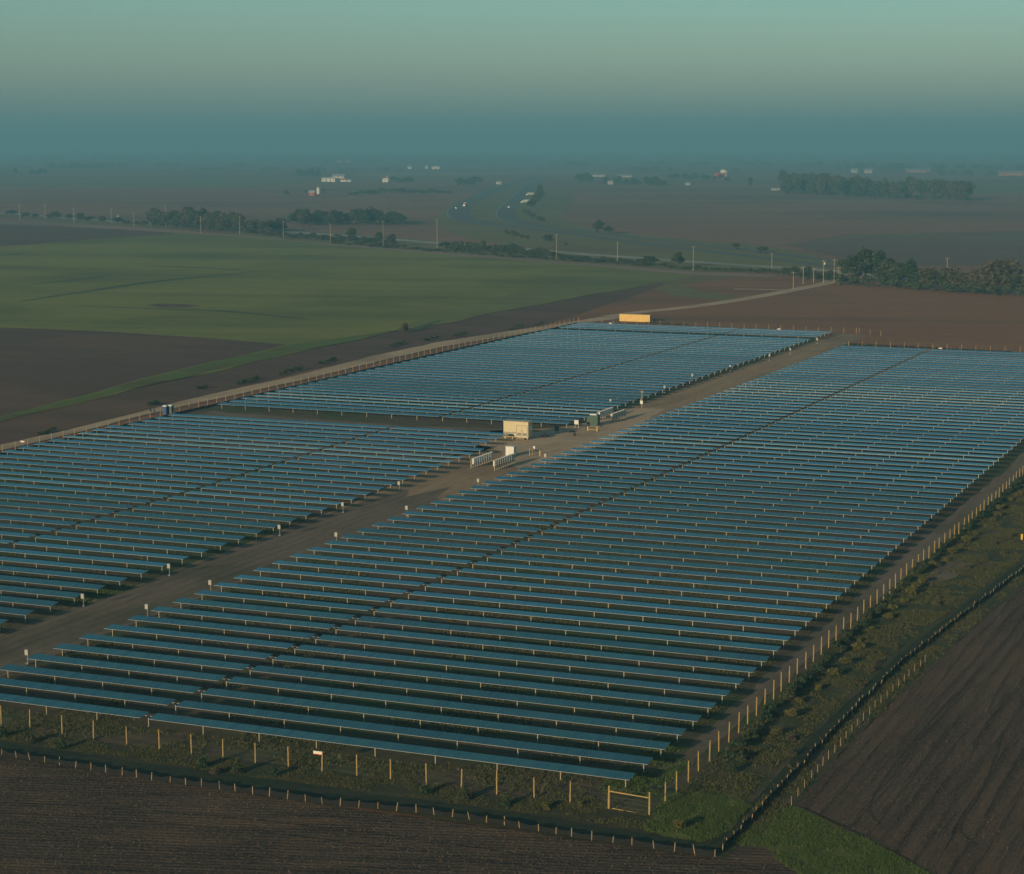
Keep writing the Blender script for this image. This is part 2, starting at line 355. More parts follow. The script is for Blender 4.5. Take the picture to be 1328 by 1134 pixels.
# far fields, back to front
pxs('stubble_field', [(-60, 246), (300, 247), (560, 253), (590, 258), (560, 262), (300, 254), (-60, 251)], .05, soil_brown, 8, 90)
pxs('pale_field', [(470, 224), (690, 221), (815, 223), (810, 226), (690, 226), (470, 229)], .05, soil_pale)
pxs('green_field', [(-60, 232), (300, 229), (420, 238), (300, 243), (-60, 240)], .05, grass_olive)
pxs('dark_field', [(740, 232), (1010, 238), (1250, 252), (1400, 247), (1400, 243), (1000, 233)], .05, grass_olive)
pxs('dark_field', [(1020, 318), (1100, 304), (1328, 300), (1500, 300), (1500, 345), (1120, 345)], .05, soil_mid, 5, 40)
pxs('grass_strip', [(1050, 316), (1090, 307), (1140, 302.5), (1328, 308), (1500, 311), (1500, 313), (1328, 311), (1140, 305), (1090, 311)], .08, grass_olive, 3, 40)
pxs('grass_strip', [(580, 300), (560, 283), (592, 262), (640, 248), (690, 240), (740, 246), (745, 262), (730, 282), (760, 296), (820, 304), (905, 312), (985, 318), (1060, 330), (1090, 345), (1050, 352), (1000, 352), (900, 344), (760, 332), (690, 322), (620, 312)], .08, grass_olive, 5, 40)
pxs('grass_strip', [(1020, 352), (1032, 346), (940, 338), (860, 333), (755, 327), (650, 319), (560, 313), (460, 304), (360, 298), (160, 285), (20, 276), (-80, 272), (-80, 283), (20, 283), (160, 293), (311, 305), (430, 317), (567, 328), (721, 339), (899, 353)], .11, grass_olive, 3, 30)
pxs('bare_strip', [(-80, 284), (60, 287), (160, 294), (311, 305.5), (430, 317), (567, 327), (721, 339), (800, 345), (899, 353), (1010, 357), (1000, 360), (899, 357), (721, 342), (567, 330.5), (430, 319.5), (311, 308), (160, 298), (60, 293), (-80, 290)], .14, soil_pale, 2, 30)
pxs('ploughed_field', [(-120, 283), (20, 288), (150, 294), (240, 302), (150, 309), (60, 316), (-120, 326)], .12, soil_dark, 3, 30)
# the brown field behind the array and the fields round it
pxs('brown_field', [(820, 385), (880, 364), (905, 357), (1028, 361), (1085, 369), (1200, 374), (1328, 386), (1500, 400), (1600, 500), (1330, 470), (1100, 446), (1060, 440), (760, 424), (700, 424)], .10, soil_brown, 2.0, 18)
pxs('verge', [(868, 362), (905, 356.5), (960, 358), (930, 364), (885, 370), (905, 379), (960, 384), (940, 390), (880, 385), (850, 377)], .13, grass_olive, 2, 12)
pxs('soil_strip', [(-150, 640), (0, 579), (180, 535), (300, 505), (460, 468), (650, 431), (800, 405), (880, 384), (880, 362), (780, 376), (640, 404), (560, 420), (470, 436), (376, 457), (243, 490), (112, 518), (0, 545), (-150, 585)], .07, soil_dark, 1.5, 10)
pxs('wheat_field', [(-120, 332), (0, 321), (105, 312), (225, 303.5), (260, 304.5), (311, 307.5), (367, 312), (430, 318.5), (497, 324), (567, 330), (640, 337), (721, 342), (800, 348.5), (899, 358), (868, 366), (820, 374), (760, 384), (690, 397), (640, 407), (590, 417), (530, 427), (470, 437), (430, 447), (376, 459), (311, 474), (243, 491), (180, 504), (112, 520), (0, 547), (-120, 578)], .17, crop_green, 2.0, 12)
pxs('ploughed_field', [(-150, 421), (0, 425.5), (120, 430), (250, 438), (371, 447.5), (317, 461), (258, 474), (180, 493), (112, 513), (0, 541), (-150, 580)], .20, soil_dark, .6, 6)
pxs('green_strip', [(371, 449), (317, 462.5), (258, 475.5), (180, 494), (112, 514.5), (0, 542), (-120, 570), (-120, 577), (0, 546), (112, 519), (180, 503), (243, 490), (311, 473), (376, 458), (460, 443), (520, 428)], .22, grass_verge, .6, 6)
for nm_, pp_, w_d in (('wet_furrow', ((25, 392), (110, 379), (200, 366), (280, 358), (340, 352)), 10), ('wet_furrow', ((40, 369), (95, 364), (145, 357)), 9), ('wet_furrow', ((185, 345.5), (250, 347.5), (335, 352)), 9), ('wet_furrow', ((100, 398), (230, 402), (300, 405), (400, 415)), 8), ('wet_furrow', ((-40, 334), (10, 331), (32, 329)), 12), ('wet_furrow', ((536, 430), (552, 423), (572, 416)), 4)):
    ribbon(nm_, [P(*p) for p in pp_], (lambda f, w_d=w_d: w_d * (.25 + .75 * math.sin(math.pi * f)) * (.8 + .5 * mnoise.noise(Vector((f * 7, w_d, 0))))), .185, wheat_wet)
pxs('pale_wheat', [(520, 424), (600, 398), (700, 372), (800, 356), (899, 359), (868, 365), (820, 373), (760, 383), (690, 396), (640, 406), (590, 416), (545, 424)], .18, wheat_pale, 2.5, 10)
pxs('bare_patch', [(190, 396), (205, 394.5), (240, 395), (262, 397), (240, 400), (210, 400)], .19, soil_dark, 2.5, 6)
pxs('dirt_road', [(-150, 622), (0, 578), (110, 553), (180, 535.5), (250, 517.5), (306, 505), (391, 487), (480, 463), (576, 443), (649, 432), (721, 421), (781, 411.5), (815, 409), (800, 414), (750, 421), (650, 438), (576, 450), (480, 472), (391, 494), (306, 513), (233, 529), (180, 541), (110, 560), (0, 586), (-150, 632)], .16, road_gravel, .9, 7)
ribbon('farm_track', [P(*p) for p in ((790, 411), (840, 404.5), (880, 400.5), (930, 394), (985, 385), (1020, 378.5), (1045, 373.5), (1068, 369), (1085, 362), (1092, 354))], 7.5, .19, road_gravel)
ribbon('farm_track', [P(*p) for p in ((952, 375.5), (985, 376), (1015, 376.8), (1030, 376.5))], 5, .18, road_gravel)
ribbon('frontage_road', [P(*p) for p in ((-80, 273), (25, 278.6), (90, 283.5), (159, 288.5), (260, 295), (369, 301), (432, 305.5), (520, 312), (600, 318.3), (655, 321.5), (710, 326), (755, 330), (830, 335.3), (895, 340), (960, 344.3), (1032, 348.5), (1090, 353), (1180, 361), (1330, 372), (1500, 386))], 13, .20, concrete_road)
hw1 = [(690, 231), (668, 237), (640, 247), (618, 257), (602, 266), (594, 274), (596, 281), (607, 286.5), (640, 291.5), (690, 297), (760, 306), (850, 318), (960, 331), (1090, 347)]
hw2 = [(705, 231), (690, 239), (677, 251), (662, 266), (655, 275), (657, 282), (667, 287.5), (685, 291), (720, 296), (780, 303), (880, 315), (1000, 329), (1110, 343)]
ribbon('motorway_carriageway', [P(*p) for p in hw1], lambda f: 24 if f < .55 else 24 - 12 * min(1, (f - .55) * 4), .14, asphalt); ribbon('motorway_carriageway', [P(*p) for p in hw2], lambda f: 20 if f < .5 else 20 - 9 * min(1, (f - .5) * 4), .14, asphalt)
for hw, offs in ((hw1, (-10.5,)), (hw2, (-8.6,))):
    for of in offs:
        pp = [P(*p) for p in hw[:8]]; qq = []
        for i, q in enumerate(pp):
            d = (pp[min(i + 1, len(pp) - 1)] - pp[max(i - 1, 0)]).normalized(); qq.append(q + Vector((-d.y, d.x, 0)) * of)
        ribbon('road_marking', qq, .35, .16, white)
# the solar site itself
sts('array_ground', [(-268.5, 190), (-268.5, 712), (-150, 712), (-150, 664), (-20, 664), (-36, 380), (-46, 300), (-50.5, 235), (-50.8, 173.6), (-180, 173.6)], .09, site_soil, .6, 4)
sts('service_lane', [(-166.5, 170), (-167, 250), (-169, 330), (-176, 395), (-179, 412), (-183, 427), (-168, 440), (-167, 520), (-167, 700), (-155, 700), (-153.5, 560), (-154.5, 470), (-152, 440), (-152, 400), (-153.5, 330), (-153.5, 170)], .12, lane_soil, .7, 3)
sts('service_lane', [(-166.5, 170), (-167, 250), (-168, 328), (-165.5, 346), (-162.5, 338), (-160, 352), (-157, 340), (-153.5, 336), (-153.5, 170)], .14, lane_dark, .8, 4)  # darker lane dirt over the near stretch
sts('gravel_yard', [(-180, 408), (-181, 422), (-172, 430), (-168, 446), (-165.5, 478), (-158, 480), (-155, 462), (-152.5, 440), (-152, 415), (-152.6, 396), (-156, 378), (-162, 384), (-168, 398)], .15, road_gravel, .9, 3)
sts('sandy_ground', [(-262, 360), (-262, 432), (-205, 428), (-170, 432), (-172, 392), (-190, 365), (-215, 372), (-240, 350)], .12, track_soil, 2.5, 6)
sts('perimeter_track', [(-64.6, 190), (-64.6, 250), (-64.5, 330), (-63, 400), (-62, 520), (-58, 520), (-59, 400), (-60, 330), (-61.9, 250), (-62.2, 190)], .12, track_soil, .8, 3)
sts('weedy_verge', [(-60.5, 186), (-60.3, 250), (-59.2, 330), (-57.8, 420), (-57, 600), (-20, 600), (-36, 380), (-45, 312), (-49.5, 262), (-51.2, 230), (-51.5, 176), (-60, 176)], .13, weed_soil, .5, 3)
sts('worn_patch', [(-58.2, 292), (-56.5, 300), (-53.5, 306), (-52.5, 316), (-54.2, 324), (-56.2, 318), (-57.4, 304)], .16, track_soil, .9, 3)
sts('grassy_bank', [(-190, 182.6), (-62, 182.6), (-60, 186), (-50.8, 186), (-50.8, 173.4), (-190, 174)], .14, bank_soil, .5, 3)
sts('fence_shade_strip', [(-190, 179), (-150, 178.4), (-110, 177.6), (-90, 178), (-70, 178), (-58, 177), (-53.2, 177.2), (-52.9, 200), (-52.6, 230), (-51.7, 252), (-50.2, 270), (-46.2, 316), (-43, 345), (-41.4, 345), (-44.8, 316), (-48.9, 269), (-50.4, 250), (-51.2, 222), (-51.4, 174), (-66, 173.9), (-79, 174.8), (-93, 173.5), (-113, 173.4), (-133, 174.4), (-190, 175.4)], .16, fence_shade_grass, .4, 3)  # dark strip along the silt fence; fence shade painted in along the front
sts('grass_mound', [(-61.5, 188), (-60.6, 178.5), (-58, 177), (-54, 177), (-53, 179), (-52.6, 189), (-55, 192), (-58, 190.5), (-60, 192)], .18, grass_verge, .6, 2)
# cropland in front and to the right
sts('near_cropland', [(-420, 40), (260, 40), (260, 190), (-51, 173), (-420, 173)], .05, soil_near)
sts('front_field', [(-320, 174), (-130, 173.6), (-90, 172.9), (-70, 173.4), (-52, 173.2), (-51, 174), (-50.4, 180), (-46, 180), (-38, 172), (-28, 164), (-20, 140), (-20, 120), (-320, 120)], .10, soil_near, .35, 2)
pxs('grass_wedge', [(946, 1096), (970, 1082), (1000, 1060), (1030, 1048), (1070, 1062), (1120, 1088), (1165, 1112), (1215, 1140), (1290, 1190), (1130, 1200), (1090, 1150), (1040, 1118), (985, 1100)], .14, grass_verge, .35, 1.5)
pxs('side_verge', [(928, 1102), (985, 1040), (1050, 975), (1140, 888), (1222, 815), (1330, 733), (1460, 650), (1490, 660), (1330, 757), (1290, 790), (1190, 880), (1110, 960), (1030, 1046), (975, 1092)], .12, weed_soil, .5, 2)
pxs('side_field', [(1030, 1046), (1080, 990), (1110, 958), (1190, 880), (1290, 790), (1330, 757), (1500, 652), (1800, 640), (1800, 1250), (1300, 1200), (1215, 1140), (1165, 1112), (1120, 1088), (1070, 1062)], .11, soil_right, .35, 2)
for pp_ in (((1301, 950), (1286.5, 996), (1268, 1037), (1250, 1062.5), (1246, 1077), (1252, 1086), (1268, 1098)), ((1240, 900), (1180, 968), (1142, 1020), (1128, 1048), (1136, 1066))):
    ribbon('wheel_rut', [P(*p) for p in pp_], .30, .122, rut_shadow_soil)
ribbon('edge_shadow_line', [P(*p) for p in ((1031, 1047), (1070, 1061), (1120, 1087), (1165, 1111), (1215, 1139), (1260, 1168))], lambda f: .45 + .25 * math.sin(f * 23), .125, rut_shadow_soil)  # shadow line of the soil step, painted as a dark ribbon
ribbon('wheel_rut', [P(*p) for p in ((-40, 1040), (120, 1048), (300, 1062), (480, 1082), (640, 1104), (760, 1126))], .28, .112, rut_shadow_soil); ribbon('wheel_rut', [P(*p) for p in ((-40, 1054), (120, 1062), (300, 1077), (480, 1097), (640, 1119), (720, 1132))], .28, .112, rut_shadow_soil)
# ------------------------------------------------------------------ the solar rows
def wing_mesh(name, length, seed):
    """panel modules side by side: glass above, metal frame at the rim, pale sheet beneath"""
    m = MB(); n = round(length / 1.01); pt = length / n; rr = random.Random(seed)
    for i in range(n):
        x0 = i * pt; j = R(rr.uniform(-.25, .25)); Mx = Matrix.Rotation(j, 4, 'X')
        m.box(x0, x0 + pt - .009, -.99, .99, .04, .072, 1, Mx)
        k = len(m.f); m.m[k - 6] = 2
        m.add([Mx @ Vector(v) for v in ((x0 + .003, -.975, .0735), (x0 + pt - .012, -.975, .0735), (x0 + pt - .012, .985, .0735), (x0 + .003, .985, .0735))], [(0, 1, 2, 3)], 0)
    return m.mesh(name, [panel, alu, backsheet])
def post_mesh():
    m = MB(); m.box(-.05, .05, -.075, -.06, -.3, 1.28); m.box(-.05, .05, .06, .075, -.3, 1.28); m.box(-.006, .006, -.06, .06, -.3, 1.28)
    m.box(-.09, .09, -.07, .07, 1.282, 1.36)
    return m.mesh('post', galv)
PM = post_mesh()
gb = MB(); gb.box(-.13, .13, -.16, .16, 1.25, 1.55).cyl((0, -.19, 1.40), (0, -.52, 1.40), .075, n=8); GB = gb.mesh('slew_drive', darkpaint)
def tube_mesh(l0, l1):
    return MB().cyl((l0, 0, 1.41), (l1, 0, 1.41), .063, n=8).mesh('torque_tube', grey)
def make_row(s0, sg, s1, posts):
    """one tracker row: two wings of panels on a torque tube that turns on driven posts"""
    W = [(wing_mesh('panel_wing', sg - .55 - s0, i), wing_mesh('panel_wing', s1 - sg - .55, i + 50)) for i in range(3)]
    T = tube_mesh(.1, s1 - s0 - .1)
    return W, T, s0, sg, s1, posts
def place_row(rowdef, t, tilt, label, group, ds=0.0, cut=None):
    W, T, s0, sg, s1, posts = rowdef; w = random.choice(W)
    r = thing('solar_row', label, 'solar panel row', G(s0 + ds, t, 0), -AZ, group)
    for me, x in ((w[0], 0.0), (w[1], sg - s0 + .55)):
        o = link('panel_wing', me, r, (x, 0, 1.41)); o.rotation_euler = (tilt, 0, 0)
    link('torque_tube', T, r)
    for x in posts: link('post', PM, r, (x, 0, 0))
    link('slew_drive', GB, r, (sg - s0, 0, 0))
    return r
def postx(s0, sg, s1):
    xs = [.75]; L1 = sg - s0; n = max(2, round((L1 - .75) / 7.1))
    xs += [.75 + (L1 - .75) * (i + 1) / n for i in range(n)]
    L2 = s1 - sg; n = max(2, round((L2 - .75) / 7.1)); xs += [L1 + (L2 - .75) * (i + 1) / n for i in range(n)]
    return xs
def tilt_(t): return R(max(1.0, 4.9 + 8.0 * min(1, max(.25, (t % 700) / 420)) * mnoise.noise(Vector((t * .041, 3.3, 0))) + random.gauss(0, .8)))
RB = make_row(-153.0, -124.2, -65.6, postx(-153, -124.2, -65.6))
LB = make_row(-262.6, -200.3, -167.4, postx(-262.6, -200.3, -167.4))
LB2 = make_row(-262.6, -203.0, -173.2, postx(-262.6, -203.0, -173.2))
k = 0; t = 189.6
while t < 647.5:
    k += 1
    ds = (.2 if t < 250 else -.0) + max(0, (t - 250)) * .0042
    place_row(RB, t, tilt_(t), 'long blue solar panel row, %s from the front fence in the right block' % nth(k), 'solar panel rows of the right block', ds)
    t += 5.78 if t < 300 else 5.92
k = 0; t = 203.4
while t < 417:
    k += 1
    rd = LB2 if t > 395 else LB
    place_row(rd, t, tilt_(t + 900), 'blue solar panel row, %s from the front among those left of the dirt lane' % nth(k), 'solar panel rows of the front left block', 0 if t < 330 else -(t - 330) * .035 if rd is LB else 0)
    t += 5.86
NFRONT = k
k = 0; t = 437.5
while t < 693:
    k += 1
    place_row(LB, t, tilt_(t + 1500), 'far blue solar panel row, %s behind the cream cabin' % nth(k), 'solar panel rows behind the cream cabin', (t - 437) * .004)
    t += 5.9 if k != 39 else 11.8
# ------------------------------------------------------------------ fences
def fence(name, label, pts, spacing, h=2.4, r=.075, mat=wood, wires=(.4, 1.0, 1.6, 2.25), wr=.004, jit=.12, group=None):
    """posts and wires along a polyline given in metres"""
    root = thing(name, label, 'fence', pts[0], 0, group); o0 = Vector(pts[0])
    m = MB().lathe([(r * 1.05, -.3), (r, h * .6), (r * .92, h - .03), (r * .5, h)], 8); me = m.mesh('post', mat)
    w = MB(); prev = None; c = 0
    for a, b in zip(pts[:-1], pts[1:]):
        a, b = Vector(a), Vector(b); n = max(1, round((b - a).length / spacing))
        for i in range(n + (1 if b == Vector(pts[-1]) else 0)):
            q = a.lerp(b, i / n) + Vector((random.uniform(-.06, .06), random.uniform(-.06, .06), 0)) - o0
            if c < 100:
                p = link('post', me, root, q); p.rotation_euler = (random.gauss(0, .012), random.gauss(0, .012), random.uniform(0, 6)); p.scale = (1, 1, 1 + random.uniform(-jit, jit) * .5); c += 1
            if prev is not None:
                for z in wires: w.cyl(prev + Vector((0, 0, z)), q + Vector((0, 0, z)), wr, n=4, caps=False)
            prev = q
    if wires: w.build('wire_mesh', wire, root)
    return root
fence('deer_fence', 'tall timber post and wire fence along the front of the array', [G(-168, 183.6), G(-136, 183.6), G(-118, 182.4), G(-65.7, 183)], 4.15)
fence('deer_fence', 'tall timber post and wire fence running back along the right side of the array', [G(-60.9, 186.8), G(-61.1, 240), G(-60.2, 303), G(-58.9, 345), G(-58.1, 407), G(-57, 520)], 3.86)
fence('deer_fence', 'weathered post and wire fence beside the pale dirt road on the left', [G(-266.5, 340), G(-267.5, 440), G(-268.5, 600), G(-266.8, 706)], 4.6, h=2.2)
fence('deer_fence', 'thin post fence closing the far end of the left block by the yellow container', [G(-266.5, 706), G(-160, 703)], 4.6, h=2.2)
fence('deer_fence', 'thin post fence closing the far end of the right block before the brown field', [G(-152, 656.5), G(-40, 655)], 4.6, h=2.2)
fence('deer_fence', 'short run of posts across the far mouth of the dirt lane', [G(-159, 703), G(-150, 697)], 4.5, h=2.1)
# the braced corner of the front fence
c0, c1 = G(-65.6, 183), G(-61.2, 182.6)
cb = thing('corner_brace', 'braced timber corner of two posts and a top rail in the front fence', 'fence corner', c0); pe = c1 - c0
MB().lathe([(.10, -.3), (.095, 2.45), (.05, 2.5)], 9).build('post', wood, cb); MB().lathe([(.10, -.3), (.095, 2.45), (.05, 2.5)], 9).build('post', wood, cb, pe)
MB().cyl((.05, 0, 1.9), (pe.x - .1, pe.y, 1.9), .07, .06, 8).build('rail', wood, cb)
MB().cyl((.3, 0, .12), (pe.x - .1, pe.y, .10), .05, .05, 6).build('bottom_rail', wood, cb)
w_ = MB()
for z in (.5, 1.0, 1.4, 2.3): w_.cyl((0, 0, z), (pe.x, pe.y, z), .006, n=4, caps=False)
w_.build('wire_mesh', wire, cb)
def silt_fence(label, pts, spacing, h=.75, group=None):
    root = thing('silt_fence', label, 'silt fence', pts[0], 0, group); o0 = Vector(pts[0])
    me = MB().box(-.035, .035, -.022, .022, -.25, h + .2).mesh('stake', stakewood); m = MB(); prev = None; c = 0
    for a, b in zip(pts[:-1], pts[1:]):
        a, b = Vector(a), Vector(b); n = max(1, round((b - a).length / spacing))
        for i in range(n + (1 if b == Vector(pts[-1]) else 0)):
            q = a.lerp(b, i / n) - o0 + Vector((random.uniform(-.1, .1), random.uniform(-.1, .1), 0))
            if c < 100:
                s = link('stake', me, root, q - Vector((0, .06, 0))); s.rotation_euler = (random.gauss(0, .07), random.gauss(0, .09), random.uniform(-.4, .4)); s.scale = (1, 1, random.uniform(.85, 1.12)); c += 1
            if prev is not None:
                mid = (prev + q) / 2; sag = random.uniform(.05, .22); z0 = h * random.uniform(.85, 1.05); z1 = h * random.uniform(.85, 1.05)
                d = (q - prev).normalized(); nn = Vector((-d.y, d.x, 0)) * .012
                vs = []
                for p, z in ((prev, z0), (mid, h - sag), (q, z1)): vs += [p + nn, p - nn, p + nn + Vector((0, 0, z)), p - nn + Vector((0, 0, z))]
                m.add(vs, [(0, 4, 6, 2), (1, 3, 7, 5), (2, 6, 7, 3), (4, 8, 10, 6), (5, 7, 11, 9), (6, 10, 11, 7)])
            prev = q
    m.build('fabric', blackcloth, root); return root
silt_fence('black silt fence with short stakes along the edge of the ploughed front field', [G(-168, 175), G(-133, 174.2), G(-113, 173.2), G(-93, 173.3), G(-79, 174.6), G(-66, 173.7), G(-51.7, 173.7)], 1.97)
silt_fence('black silt fence with short stakes running up the right side beyond the shrubs', [G(-51.5, 175.2), G(-51.2, 200), G(-51.0, 222), G(-50.1, 251), G(-48.5, 270), G(-44.4, 316), G(-41, 345)], 1.95)
silt_fence('black silt fence beside the pale dirt road on the left', [G(-265.6, 345), G(-266.6, 440), G(-267.5, 600), G(-265.5, 704)], 4.5)
silt_fence('black silt fence in front of the far brown field', [G(-153, 662), G(-130, 660), G(-98, 655)], 3)
silt_fence('black silt fence just right of the yellow container', [G(-243, 714), G(-225, 712)], 3)
fence('field_fence', 'old fence of thin pale stakes beside the furrowed right field', [P(1026, 1046), P(1052, 1012), P(1082, 978), P(1112, 944), P(1150, 906), P(1200, 860)], 2.7, h=1.1, r=.035, mat=stakewood, wires=(.5, .95), wr=.004)
# signs on the fences
def sign(px, py, z, label, along=ER, w=1.05, h=.36, rot=None):
    p = P(px, py, z)
    s = thing('warning_sign', label, 'sign', (p.x, p.y, p.z), -AZ if rot is None else rot, 'white warning signs on the fences')
    MB().box(-w / 2, w / 2, -.012, .012, -h / 2, h / 2).build('plate', white, s)
    MB().box(-w / 2, w / 2, -.017, -.0125, -h / 2, -h / 2 + .07).build('band', orange, s)
for a in ((412, 976.5, 1.75, 'white sign plate with an orange band on the front fence post'), (1219.5, 452, 1.6, 'white sign plate at the far fence of the right block'), (1010, 427, 1.6, 'white sign plate on the far fence behind the left block'), (791.5, 419.5, 1.6, 'white sign plate on the far fence beside the yellow container'), (29, 573, 1.6, 'white sign plate on the left fence near the dirt road')):
    sign(*a)
# ------------------------------------------------------------------ the lane's equipment
def combiner(px, py, top, label, s=None, h=2.05):
    """box on a post: px,py is the foot"""
    p = P(px, py) if s is None else None
    if s is not None:
        q = P(px, py, 1.7); t = q.dot(EC); p = G(s, t)
    r = thing('combiner_box', label, 'electrical box', (p.x, p.y, 0), -AZ, 'combiner boxes along the dirt lane')
    MB().cyl((0, 0, -.2), (0, 0, h - .2), .05, n=8).build('post', galv, r)
    bx = MB().box(-.25, .25, -.27, -.055, h - .7, h).build('box', boxgrey, r)
    MB().box(-.23, .23, -.288, -.272, h - .65, h - .06).build('door', boxgrey, bx)
    MB().box(-.20, .20, -.2, .2, -.05, .32).build('conduit_stub', grey, r)
    return r
for i, (x, y) in enumerate(((108.5, 788), (220, 748), (363, 696), (445, 666), (518, 638))):
    combiner(x, y, 0, 'white combiner box on a post beside the left rows, %s from the front' % nth(i + 1))
for i, (x, y) in enumerate(((45.5, 847), (204, 788), (285, 756.5), (446.5, 694), (542.5, 659.5), (627, 623.5))):
    combiner(x, y, 0, 'white combiner box at the lane end of the right block rows, %s from the front' % nth(i + 1), s=-153.9)
for i, (x, y) in enumerate(((862, 510), (898, 494.5), (947, 482.5), (998, 468), (1025, 460), (1060, 446.5))):
    combiner(x, y, 0, 'small white combiner box on the far stretch of the lane, %s beyond the tall pole' % nth(i + 1))
combiner(713, 591, 0, 'white combiner box at the gravel yard corner by the right block rows', s=-153.6)
combiner(792, 528, 0, 'white topped combiner box behind the far inverter rack')
# cream equipment cabin on piers
ct = thing('equipment_cabin', 'cream steel equipment cabin with double doors raised on piers beside the lane', 'cabin', G(-172.35, 416.3, 0), -AZ)
wb = MB(); wb.box(-3.0, 3.0, 0, 2.6, .62, 4.12)
wb.box(-3.04, 3.04, -.03, -.003, .60, .74).box(-3.04, 3.04, -.03, -.003, 4.0, 4.14)
for x in (-2.98, -1.0, 3.0): wb.box(x - .05, x + .05, -.03, -.003, .742, 3.998)
wb.build('body', cream, ct)
MB().box(-3.1, 3.1, -.08, 2.68, 4.145, 4.22).build('roof', cream, ct)
MB().box(-2.9, .0, -.028, -.004, 1.50, 1.74).build('vent_louvre', grey, ct)
for x in (.25, 1.55):
    d = MB().box(x, x + 1.22, -.05, -.004, .80, 3.35).build('door', cream, ct)
    MB().box(x + .10, x + 1.12, -.058, -.0515, 1.0, 1.7).build('louvre', grey, d)
    MB().cyl((x + (1.12 if x < 1 else .13), -.09, 1.9), (x + (1.12 if x < 1 else .13), -.09, 2.25), .02, n=6).build('handle', grey, d)
MB().box(3.002, 3.05, .5, 2.1, 2.2, 3.3).build('air_conditioner', white, ct)
MB().box(.14, .22, -.03, -.004, .76, 3.42).box(1.47, 1.55, -.03, -.004, .76, 3.42).box(2.78, 2.86, -.03, -.004, .76, 3.42).box(.221, 1.469, -.03, -.004, 3.36, 3.44).box(1.551, 2.779, -.03, -.004, 3.36, 3.44).build('door_frame', grey, ct)
for x in (-2.7, -.9, .9, 2.7):
    for y in (.25, 2.35): MB().box(x - .12, x + .12, y - .12, y + .12, -.1, .618).build('pier', galv, ct)
MB().box(.6, 2.4, -1.1, -.06, .42, .52).box(.65, .73, -1.05, -.97, -.1, .42).box(2.27, 2.35, -1.05, -.97, -.1, .42).build('step_platform', galv, ct)
# white switch cabinet
q = P(661, 593); wc = thing('switch_cabinet', 'white square switch cabinet standing behind the near inverter rack', 'cabinet', q, -AZ)
MB().box(-.95, .95, 0, 1.5, .16, 2.2).build('body', white, wc); MB().box(-1.0, 1.0, -.06, 1.56, 2.203, 2.28).build('lid', white, wc)
MB().box(-1.1, 1.1, -.2, 1.7, -.1, .157).build('plinth', lane_soil, wc)
for x in (-.9, .03): MB().box(x, x + .87, -.025, -.002, .25, 2.1).build('door', white, wc)
# green transformer
q = P(769, 553.5); tf = thing('transformer', 'dark green pad transformer with cooling fins and a white top plate in the lane', 'transformer', q, -AZ)
MB().box(-1.9, 1.9, -.5, 2.2, -.1, .22).build('pad', concrete_road, tf)
MB().box(-1.0, 1.15, 0, 1.7, .225, 2.75).build('tank', dgreen, tf)
f_ = MB()
for i in range(7): f_.box(-1.62, -1.02, .1 + i * .23, .17 + i * .23, .5, 2.3)
f_.build('cooling_fins', dgreen, tf)
MB().box(-.75, .85, -.02, 1.2, 2.752, 3.0).build('top_plate', white, tf)
for x in (-.85, .15): MB().box(x, x + .92, -.03, -.002, .35, 2.5).build('door', dgreen, tf)
for i in range(2): MB().cyl((-.4 + i * .8, 1.45, 2.752), (-.4 + i * .8, 1.45, 3.15), .08, .05, 8).build('bushing', grey, tf)
q = P(768.3, 560); bo = thing('bollard_rail', 'two yellow bollards joined by a low rail in front of the green transformer', 'bollards', q, -AZ)
for x in (-1.15, 1.15): MB().lathe([(.11, -.2), (.11, 1.15), (.06, 1.22)], 10).build('bollard', yellow, bo, (x, 0, 0))
MB().cyl((-1.05, 0, .45), (1.05, 0, .45), .045, n=8).build('rail', yellow, bo)
# inverter racks
def rack(loc, length, n, side, label, back=True, inv=9):
    r = thing('inverter_rack', label, 'inverter rack', loc, -AZ, 'inverter racks in the lane')
    pm = MB().box(-.06, .06, -.05, .05, -.3, 2.25).mesh('post', galv)
    for i in range(n): link('post', pm, r, (0, length * i / (n - 1), 0))
    for z in (.75, 1.45, 2.05): MB().box(-.115, -.062, -.1, length + .1, z - .03, z + .03).build('rail', galv, r)
    im = MB().box(side * .12 if side > 0 else side * .45, side * .45 if side > 0 else side * .12, -.3, .3, 1.0, 2.15); im.box(min(side * .08, side * .55), max(side * .08, side * .55), -.36, .36, 2.155, 2.2)
    ime = im.mesh('inverter', white); sw = MB().box(min(side * .13, side * .3), max(side * .13, side * .3), -.16, .16, .5, .97).mesh('disconnect_switch', grey)
    for i in range(inv):
        o = link('inverter', ime, r, (0, length * (i + .5) / inv, 0)); link('disconnect_switch', sw, o)
    return r
rack(P(611, 608.5), 10.6, 10, 1, 'rack of white inverters on posts nearest the front, left of the lane')
rack(P(641.5, 611.5), 10.6, 10, -1, 'rack of bare posts with inverters behind, in front of the white switch cabinet')
rack(P(775, 546), 10.2, 10, 1, 'rack of white inverters directly behind the green transformer')
rack(P(794, 549), 9.6, 10, -1, 'rack of close set posts right of the green transformer')
